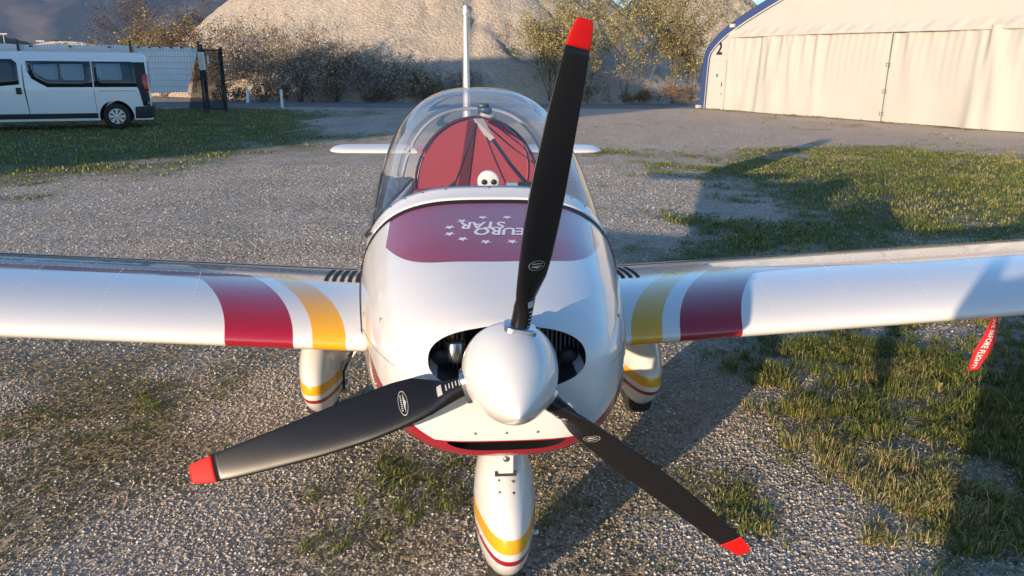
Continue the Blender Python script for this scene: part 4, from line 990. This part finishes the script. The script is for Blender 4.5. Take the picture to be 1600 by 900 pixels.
def leaves_np(rs, br, n, size, cols, minlev, jit=.06, zmin=0.0):
    P = []; cand = [b for b in br if b[2] >= minlev]
    ln = np.array([len(b[0])*1.0 for b in cand]); pick = rs.choice(len(cand), n)
    for i in pick:
        pts = cand[i][0]; f = rs.uniform(.1, 1)*(len(pts)-1); k = min(int(f), len(pts)-2); P.append(pts[k]+(pts[k+1]-pts[k])*(f-k))
    P = np.array(P) + rs.normal(0, jit, (n, 3)); P = P[P[:, 2] > zmin]; n = len(P)
    a = rs.normal(0, 1, (n, 3)); a /= np.linalg.norm(a, axis=1)[:, None]; b = np.cross(a, rs.normal(0, 1, (n, 3))); b /= np.linalg.norm(b, axis=1)[:, None]
    s = (size*rs.uniform(.6, 1.4, n))[:, None]
    V = np.stack([P-a*s*.5, P+b*s*.32, P+a*s*.5, P-b*s*.32], 1).reshape(-1, 3); F = np.arange(4*n).reshape(n, 4)
    cols = np.array(cols); c = cols[rs.integers(0, len(cols), n)]*rs.uniform(.65, 1.25, n)[:, None]
    return V, F, np.repeat(c, 4, axis=0)
BLOSSOM = [(.62, .56, .50), (.52, .47, .39), (.40, .34, .25), (.26, .22, .12), (.22, .15, .10)]
BUDS = [(.20, .12, .05), (.24, .17, .06), (.12, .08, .045), (.26, .22, .09)]
SPRING = [(.27, .27, .07), (.34, .31, .10), (.22, .18, .07), (.42, .37, .19), (.20, .14, .08)]
OLIVE_ = [(.24, .19, .05), (.16, .13, .04), (.30, .24, .07), (.13, .09, .045)]
DRY = [(.20, .125, .07), (.15, .09, .055), (.24, .165, .10), (.10, .065, .04)]
def plant(kind, label, cat, x, y, h, seed, nst, spread, kids, leaves, size, cols, bark=None, r0=.03, group=None, minlev=2, curve=.28, jit=.06, levels=3, up=.35):
    rs = np.random.default_rng(seed); root = tag(empty(kind, (x, y, 0)), label, cat, group)
    br = branches(rs, (0, 0, -.03), h, nst, spread, levels, kids, curve, up, r0)
    V, F = tubes_np(br, 3); k = h/max(1e-3, np.percentile(V[:, 2], 99.5)); sc = lambda A: A*np.array([1, 1, 1])*k
    fast_mesh('trunk' if cat == 'tree' else 'stems', sc(V), F, bark or M_BARK, root, True)
    if leaves:
        Vl, Fl, Cl = leaves_np(rs, br, leaves, size/k, cols, minlev, jit, .05); fast_mesh('crown' if cat == 'tree' else 'foliage', sc(Vl), Fl, M_LEAF, root, False, Cl)
    return root
SH = 'budding bushes along the foot of the gravel heap'
bl = ['dense budding bush right behind the netted gate', 'tall bush with pale buds behind the roadside post by the gate', 'broad twiggy bush behind the white post at the grass edge', 'upright brown-stemmed bush at the middle of the bush row', 'spreading bare bush leaning over the gravel heap', 'low grey bush in the shade below the gravel heap', 'low pale-budded bush next to the airplane canopy', 'bushy grey shrub half hidden behind the airplane fin']
for i, (x, y, h, nst, sp, lv) in enumerate([(-10.6, 35.6, 3.3, 13, .55, 3000), (-9.0, 36.3, 3.9, 15, .55, 3600), (-7.2, 35.5, 3.8, 15, .52, 3300), (-5.6, 36.2, 3.4, 13, .5, 2000), (-3.9, 35.8, 2.8, 13, .75, 1800), (-2.5, 36.4, 2.0, 12, .8, 1800), (-1.2, 36.0, 1.9, 12, .85, 1900), (.6, 36.6, 1.6, 12, .9, 1600)]):
    plant('bush', bl[i], 'bush', x, y, h, 100+i, nst, sp, (7, 5, 3), int(lv*2.6), .068, BLOSSOM if i not in (3,) else BLOSSOM+BUDS, M_BARK, .026, SH)
UG = 'dry scrub along the road edge'
ul = ['dry brown scrub at the road edge under the %s' % q for q in ('bush by the gate', 'tall pale-budded bush', 'upright brown-stemmed bush', 'leaning bare bush', 'low pale-budded bush', 'spring tree beside the propeller tip', 'slim trees left of the hangar', 'tree touching the hangar trim')]
for i, x in enumerate((-10.3, -8.4, -6.0, -3.6, -1.2, 6.4, 8.8, 11.0)):
    plant('dry_scrub', ul[i], 'bush', x, 35.1 + .3*(i % 2), .75+.25*(i % 3), 300+i, 26, 1.6, (4, 2), 1500, .07, DRY, M_BARKL, .012, UG, 1, levels=2)
# brown and yellow-green bushes behind the fence, bare tree behind them
bf = ['small yellow-green bush above the fence by the van roof', 'olive bush behind the fence next to the bare tree', 'yellow-green budding bush behind the slanted tarpaulin', 'reddish-brown bush behind the netted gate', 'brown bush at the foot of the gravel heap slope']
for i, (x, y, h, c) in enumerate(((-22.2, 46, 3.0, OLIVE_), (-17.2, 42, 3.3, OLIVE_), (-15.3, 41, 4.1, OLIVE_+SPRING), (-13.4, 40, 3.9, DRY), (-11.8, 39.5, 3.7, DRY+BLOSSOM[:2]))):
    plant('bush', bf[i], 'bush', x, y, h, 400+i, 16, .7, (7, 5, 3), 7500, .09, c, M_BARK, .028, 'bushes behind the fence')
plant('bare_tree', 'large leafless tree with fine grey twigs behind the fence', 'tree', -25.0, 62, 10.0, 77, 3, .35, (10, 7, 5), 6000, .10, [(.10, .09, .10), (.15, .13, .13)], mat('bark_grey', (.085, .08, .08), .9), .14, None, 3, .3, .15)
plant('bare_tree', 'leafless twiggy tree between the fence posts and the large tree', 'tree', -20.6, 64, 7.5, 78, 4, .45, (9, 6, 5), 5000, .10, [(.12, .11, .11), (.15, .13, .12)], mat('bark_grey', (.085, .08, .08), .9), .10, None, 3, .3, .15)
tl = ['young leafing tree beside the upright propeller blade', 'slender leafing tree in front of the gravel heap edge', 'tall thin tree with sparse spring leaves against the sky gap', 'slim pale-trunked tree left of the hangar trim', 'leafing tree with straight trunk close to the hangar', 'budding tree touching the blue hangar trim']
for i, (x, y, h, nst, sp, lv) in enumerate([(4.9, 36.8, 4.8, 5, .45, 4200), (6.6, 37.6, 5.6, 4, .38, 4600), (8.5, 36.6, 7.4, 3, .22, 4200), (9.7, 37.5, 7.2, 2, .20, 3200), (10.9, 36.4, 7.8, 3, .24, 4000), (12.1, 37.4, 5.8, 4, .35, 3600)]):
    plant('spring_tree', tl[i], 'tree', x, y, h, 500+i, nst, sp, (10, 6, 3), int(lv*2.1), .078, SPRING, M_BARKL if i % 2 else M_BARK, .045, 'leafing trees by the hangar', 2, .24, .10)

# ------------------------------------------------------------------ photographer behind the camera (only the shadow is seen)
def build_person():
    root = tag(empty('person', (-.29, -1.86, 0), -.35), 'person in dark jacket and jeans standing with a phone raised in both hands', 'person')
    pts = {'pel': (0, 0, .96), 'spi': (0, .0, 1.15), 'che': (0, -.01, 1.36), 'nek': (0, .0, 1.50), 'hea': (0, .03, 1.62), 'top': (0, .02, 1.75)}
    ed = [('pel', 'spi'), ('spi', 'che'), ('che', 'nek'), ('nek', 'hea'), ('hea', 'top')]; rad = {'pel': .155, 'spi': .15, 'che': .165, 'nek': .06, 'hea': .095, 'top': .07}
    for s, n in ((-1, 'l'), (1, 'r')):
        for k, p, r_ in (('hip', (s*.095, 0, .90), .125), ('kne', (s*.095, .02, .50), .098), ('ank', (s*.09, -.02, .10), .062), ('toe', (s*.11, .15, .04), .04), ('sho', (s*.19, -.01, 1.42), .068), ('elb', (s*.25, .16, 1.27), .046), ('wri', (s*.09, .30, 1.55), .032), ('pal', (s*.065, .325, 1.61), .032)):
            pts[n+k] = p; rad[n+k] = r_
        ed += [('pel', n+'hip'), (n+'hip', n+'kne'), (n+'kne', n+'ank'), (n+'ank', n+'toe'), ('che', n+'sho'), (n+'sho', n+'elb'), (n+'elb', n+'wri'), (n+'wri', n+'pal')]
        for f in range(4):
            a = n+'f%d' % f; b_ = n+'g%d' % f; pts[a] = (s*(.075-.004*f), .345, 1.64+.018*f-.02); pts[b_] = (s*(.095-.01*f), .372, 1.665+.018*f-.02); rad[a] = .010; rad[b_] = .008; ed += [(n+'pal', a), (a, b_)]
        pts[n+'t'] = (s*.045, .335, 1.655); rad[n+'t'] = .010; ed.append((n+'pal', n+'t'))
    names = list(pts); me = bpy.data.meshes.new('body'); me.from_pydata([pts[k] for k in names], [(names.index(a), names.index(b_)) for a, b_ in ed], [])
    o = bpy.data.objects.new('body', me); col.objects.link(o); o.parent = root
    md = o.modifiers.new('skin', 'SKIN'); 
    for i, k in enumerate(names): me.skin_vertices[0].data[i].radius = (rad[k]*(1.15 if k in ('che', 'pel', 'spi') else 1), rad[k]*(.8 if k in ('che', 'pel', 'spi') else 1)); 
    me.skin_vertices[0].data[0].use_root = True
    o.modifiers.new('sub', 'SUBSURF').levels = 2; o.modifiers['sub'].render_levels = 2
    m, t, b = new_mat('person_clothes'); x, y, z = obj_xyz(t); hand = (y > .27)*(z > 1.52); headm = z > 1.51
    c = mixc(t, z > .93, (.03, .045, .08), (.025, .026, .03)); c = mixc(t, headm.max(hand), c, (.45, .28, .20)); c = mixc(t, z < .09, c, (.03, .025, .02)); t.links.new(c, b.inputs['Base Color']); b.inputs['Roughness'].default_value = .85
    me.materials.append(m)
    hb = MB().lathe([(0, .012), (.05, .005), (.085, -.03), (.10, -.08), (.098, -.12), (.08, -.15)], (0, .01, 1.79), (0, .12, 1), 20); hb.build('hair', mat('hair_brown', (.05, .03, .02), .7), root, True)
    ph = tag(empty('phone', (-.142, -1.515, 1.66)), 'dark phone held up in both hands by the person', 'phone')
    bevel(MB().box(-.078, .078, -.006, .004, .0, .072).build('case', M_BLACK, ph), .006, 2); MB().box(-.072, .072, -.0075, -.0065, .004, .068).build('screen', mat('phone_screen', (.01, .01, .012), .1), ph)
build_person()

# ------------------------------------------------------------------ streamer under the wing
def build_streamer():
    root = tag(empty('warning_streamer', (2.235, 1.50, .33)), 'red warning streamer with white lettering hanging under the wing', 'streamer')
    f = lambda u, v: Vector(((.045 - .055*max(0, 1-v)**1.6) - .0 + (u-.5)*.054*(1+.1*math.sin(v*5)) - .03, .012*math.sin(v*7+u*2), .075 + v*.33))
    n = 16; V = [f(u, v) for v in np.linspace(0, 1, n) for u in (0, .5, 1)]
    o = mk('ribbon', V, [(j*3+i, j*3+i+1, j*3+i+4, j*3+i+3) for j in range(n-1) for i in range(2)], mat('streamer_red', (.60, .012, .018), .65), root)
    V, F = text_tris('REMOVE BEFORE FLIGHT!', .036)
    xs_ = [v.x for v in V]; x0, x1 = min(xs_), max(xs_)
    # runs down the ribbon, tops of the letters towards the right
    V2 = []
    for v in V:
        vv = .03 + (1-(v.x-x0)/(x1-x0))*.90; uu = .5 + (v.y-.013)/.062
        p = f(uu, min(vv, 1.2)); V2.append(p + Vector((0, -.0022, 0)))
    F = [t for t in F if max(V2[i].z for i in t) < .405]
    mk('lettering', V2, F, mat('streamer_white', (.75, .75, .73), .6), o, False)
    MB().tube([f(.5, 1), f(.5, 1)+Vector((0, .01, .06)), f(.5, 1)+Vector((.0, .03, .10))], .003, 6).build('cord', M_BLACK, root)
build_streamer()

# ------------------------------------------------------------------ pebbles and grass
def visible(x, y, pad=.12):
    """loosely: inside the area the camera can see, to spend geometry where it counts"""
    ya = R(4.67); dx, dy = x+.142, y+1.469; fwd = dx*math.sin(ya)+dy*math.cos(ya); lat = dx*math.cos(ya)-dy*math.sin(ya)
    return (fwd > 1.6) & (np.abs(lat) < (fwd*.959+.4836)*.684*(1+pad)+.25)
def build_pebbles():
    def cand(n, x0, x1, y0, y1):
        x = rng.uniform(x0, x1, n); y = rng.uniform(y0, y1, n); k = visible(x, y); return x[k], y[k]
    t = (1+5**.5)/2
    iv = np.array([(-1, t, 0), (1, t, 0), (-1, -t, 0), (1, -t, 0), (0, -1, t), (0, 1, t), (0, -1, -t), (0, 1, -t), (t, 0, -1), (t, 0, 1), (-t, 0, -1), (-t, 0, 1)])/math.hypot(1, t)
    ifc = np.array([(0, 11, 5), (0, 5, 1), (0, 1, 7), (0, 7, 10), (0, 10, 11), (1, 5, 9), (5, 11, 4), (11, 10, 2), (10, 7, 6), (7, 1, 8), (3, 9, 4), (3, 4, 2), (3, 2, 6), (3, 6, 8), (3, 8, 9), (4, 9, 5), (2, 4, 11), (6, 2, 10), (8, 6, 7), (9, 8, 1)])
    ov = np.array([(1, 0, 0), (-1, 0, 0), (0, 1, 0), (0, -1, 0), (0, 0, 1), (0, 0, -1)], float); ofc = np.array([(0, 2, 4), (2, 1, 4), (1, 3, 4), (3, 0, 4), (2, 0, 5), (1, 2, 5), (3, 1, 5), (0, 3, 5)])
    pal = np.array([(.41, .36, .30), (.48, .43, .365), (.35, .30, .24), (.55, .505, .445), (.66, .63, .59), (.25, .22, .19), (.41, .335, .26), (.34, .26, .19)]); pw = np.array([.22, .2, .18, .13, .06, .09, .08, .04])
    def make(name, x, y, rmin, rmax, bv, bf, lab):
        keep = rng.uniform(0, 1, len(x)) > np.clip(grass_mask(x, y)*1.1, 0, .93); keep &= rng.uniform(0, 1, len(x)) > np.clip(moss_mask(x, y)*1.15, 0, .9); x, y = x[keep], y[keep]; n = len(x)
        r = rmin + (rmax-rmin)*rng.uniform(0, 1, n)**2.4
        S = r[:, None, None]*rng.uniform(.65, 1.25, (n, 1, 3))*np.array([1, 1, .72]); A = rng.uniform(0, 2*math.pi, n); c, s = np.cos(A), np.sin(A)
        P = bv[None]*S*(1+rng.normal(0, .13, (n, len(bv), 1)))
        T = rng.normal(0, .5, (n, 1)); P[:, :, 2] += P[:, :, 0]*T*.4
        Q = np.stack([P[..., 0]*c[:, None]-P[..., 1]*s[:, None]+x[:, None], P[..., 0]*s[:, None]+P[..., 1]*c[:, None]+y[:, None], P[..., 2]+(ground_z(x, y)+r*.28)[:, None]], -1)
        F = (bf[None]+(np.arange(n)*len(bv))[:, None, None]).reshape(-1, 3); C = pal[rng.choice(len(pal), n, p=pw/pw.sum())]*rng.uniform(.85, 1.15, (n, 1))
        o = fast_mesh(name, Q.reshape(-1, 3), F, M_PEB, None, len(bv) == 12, np.repeat(C, len(bv), axis=0)); tag(o, lab, 'gravel', kind='stuff'); return n
    m, t_, b = new_mat('pebble_stone'); b.inputs['Roughness'].default_value = .85; b.inputs['Specular IOR Level'].default_value = .3
    a = t_.nodes.new('ShaderNodeAttribute'); a.attribute_name = 'tint'; t_.links.new(a.outputs['Color'], b.inputs['Base Color'])
    global M_PEB; M_PEB = m
    x, y = cand(148000, -2.6, 3.0, .2, 2.7); n1 = make('pebbles', x, y, .0026, .0080, ov, ofc, 'grey gravel pebbles around the nose wheel')
    x, y = cand(98000, -5.5, 6.0, 2.7, 6.2); n2 = make('pebbles', x, y, .0042, .0105, ov, ofc, 'grey gravel pebbles under the wings')
    x, y = cand(42000, -8.5, 9, 6.2, 12); n3 = make('pebbles', x, y, .006, .013, ov, ofc, 'grey gravel pebbles behind the airplane')
    print('pebbles', n1, n2, n3)
build_pebbles()
def build_grass():
    def blades(x, y, h0, h1, wd, cols, az, lean=.75):
        n = len(x); h = rng.uniform(h0, h1, n); a = az + rng.normal(0, .55, n); l = np.abs(rng.normal(0, lean, n))*h; ca, sa = np.cos(a), np.sin(a)
        b = a + rng.normal(0, .5, n); cb, sb = np.cos(b+math.pi/2), np.sin(b+math.pi/2); w_ = wd*rng.uniform(.6, 1.3, n); z = ground_z(x, y)-.004
        def P(f, hh, ww): return np.stack([x+ca*l*f+cb*w_*ww, y+sa*l*f+sb*w_*ww, z+h*hh], -1)
        V = np.stack([P(0, 0, -.5), P(0, 0, .5), P(.36, .66, .42), P(.36, .66, -.42), P(1, .80, 0)], 1).reshape(-1, 3); k = np.arange(n)[:, None]*5
        F = np.concatenate([k+np.array([[0, 1, 2]]), k+np.array([[0, 2, 3]]), k+np.array([[3, 2, 4]])]); return V, F, np.repeat(cols, 5, axis=0)
    m, t, b = new_mat('grass_blades'); b.inputs['Roughness'].default_value = .6; b.inputs['Specular IOR Level'].default_value = .25
    a = t.nodes.new('ShaderNodeAttribute'); a.attribute_name = 'tint'; t.links.new(a.outputs['Color'], b.inputs['Base Color'])
    tr = t.nodes.new('ShaderNodeBsdfTranslucent'); t.links.new(a.outputs['Color'], tr.inputs[0]); mx = t.nodes.new('ShaderNodeMixShader'); mx.inputs[0].default_value = .28
    t.links.new(b.outputs[0], mx.inputs[1]); t.links.new(tr.outputs[0], mx.inputs[2]); t.links.new(mx.outputs[0], t.nodes['Material Output'].inputs[0])
    G = 1.25*np.array([(.09, .13, .028), (.12, .155, .034), (.17, .19, .045), (.07, .10, .028), (.26, .24, .08), (.36, .29, .13), (.42, .33, .18)]); GP = np.array([.24, .24, .18, .14, .1, .06, .04])
    def region(name, lab, tufts, per, rad, x0, x1, y0, y1, h0, h1, wd, thr, dark=1.0, gm=grass_mask):
        x = rng.uniform(x0, x1, tufts); y = rng.uniform(y0, y1, tufts); k = visible(x, y); x, y = x[k], y[k]; g = gm(x, y); k = rng.uniform(0, 1, len(x)) < np.clip((g-thr)*1.6, 0, 1); x, y, g = x[k], y[k], g[k]
        sz = .55+.75*fbm(x*2.2, y*2.2, 3, 77)+.3*(g-.5); cnt = np.maximum(3, (per*sz*rng.uniform(.5, 1.4, len(x)))).astype(int)
        I = np.repeat(np.arange(len(x)), cnt); r = rad*rng.uniform(0, 1, len(I))*sz[I]; a = rng.uniform(0, 2*math.pi, len(I))
        bx, by = x[I]+r*np.cos(a), y[I]+r*np.sin(a); mixk = fbm(x*1.5, y*1.5, 3, 91)[I]
        ci = rng.choice(len(G), len(I), p=GP); dry = rng.uniform(0, 1, len(I)) < np.clip((mixk-.5)*2.2, 0, .6); ci = np.where(dry, rng.integers(4, 7, len(I)), ci)
        V, F, C = blades(bx, by, h0, h1, wd, G[ci]*rng.uniform(.75, 1.2, (len(I), 1))*dark, a); V[:, 2] *= np.repeat(np.clip(sz[I], .5, 1.5), 5)
        print(name, lab, len(I)); tag(fast_mesh('grass', V, F, m, None, True, C), lab, 'grass', kind='stuff')
    region('g1', 'tufted grass growing beside the wing on the gravel', 5600, 42, .045, 1.2, 4.8, .3, 4.2, .018, .085, .0036, .3)
    region('g1b', 'small grass clumps growing round the nose wheel', 14000, 16, .028, -3.2, 1.8, .3, 4.2, .012, .045, .0032, .16)
    region('g1c', 'mossy ground cover in the gravel before the wings', 20000, 9, .022, -3.6, 2.2, .3, 4.6, .004, .018, .0034, .25, .85, moss_mask)
    region('g2', 'grass growing behind the wing on the sunny side of the shadow', 11000, 15, .09, 2, 16, 4.2, 16, .022, .065, .009, .3)
    region('g3', 'shaded grass growing round the parked van', 10000, 9, .14, -16, 1, 8, 31, .03, .075, .016, .38)
    region('g3b', 'sparse weeds growing on the gravel behind the left wing', 8000, 9, .06, -9, 4, 4, 12, .012, .04, .007, .22)
    region('g5', 'sparse weeds growing on the dusty apron before the hangar', 9000, 8, .10, -2, 15, 12, 29, .012, .04, .012, .18)
    region('g4', 'short grass growing along the hangar front', 2500, 12, .15, 8, 18, 16, 32, .04, .09, .018, .4)
build_grass()

# ------------------------------------------------------------------ air: thin haze that turns the far mountains blue
def build_haze():
    m = bpy.data.materials.new('haze_air'); m.use_nodes = True; t = m.node_tree; t.nodes.remove(t.nodes['Principled BSDF'])
    v = t.nodes.new('ShaderNodeVolumePrincipled'); v.inputs['Color'].default_value = (.40, .60, 1, 1); v.inputs['Density'].default_value = HAZE; v.inputs['Anisotropy'].default_value = .0
    t.links.new(v.outputs[0], t.nodes['Material Output'].inputs['Volume'])
    o = MB().box(-5600, 5600, -400, 4900, -14, 640).build('haze', m); tag(o, 'thin blue haze in the air before the mountains', kind='stuff')
HAZE = .00009
build_haze()
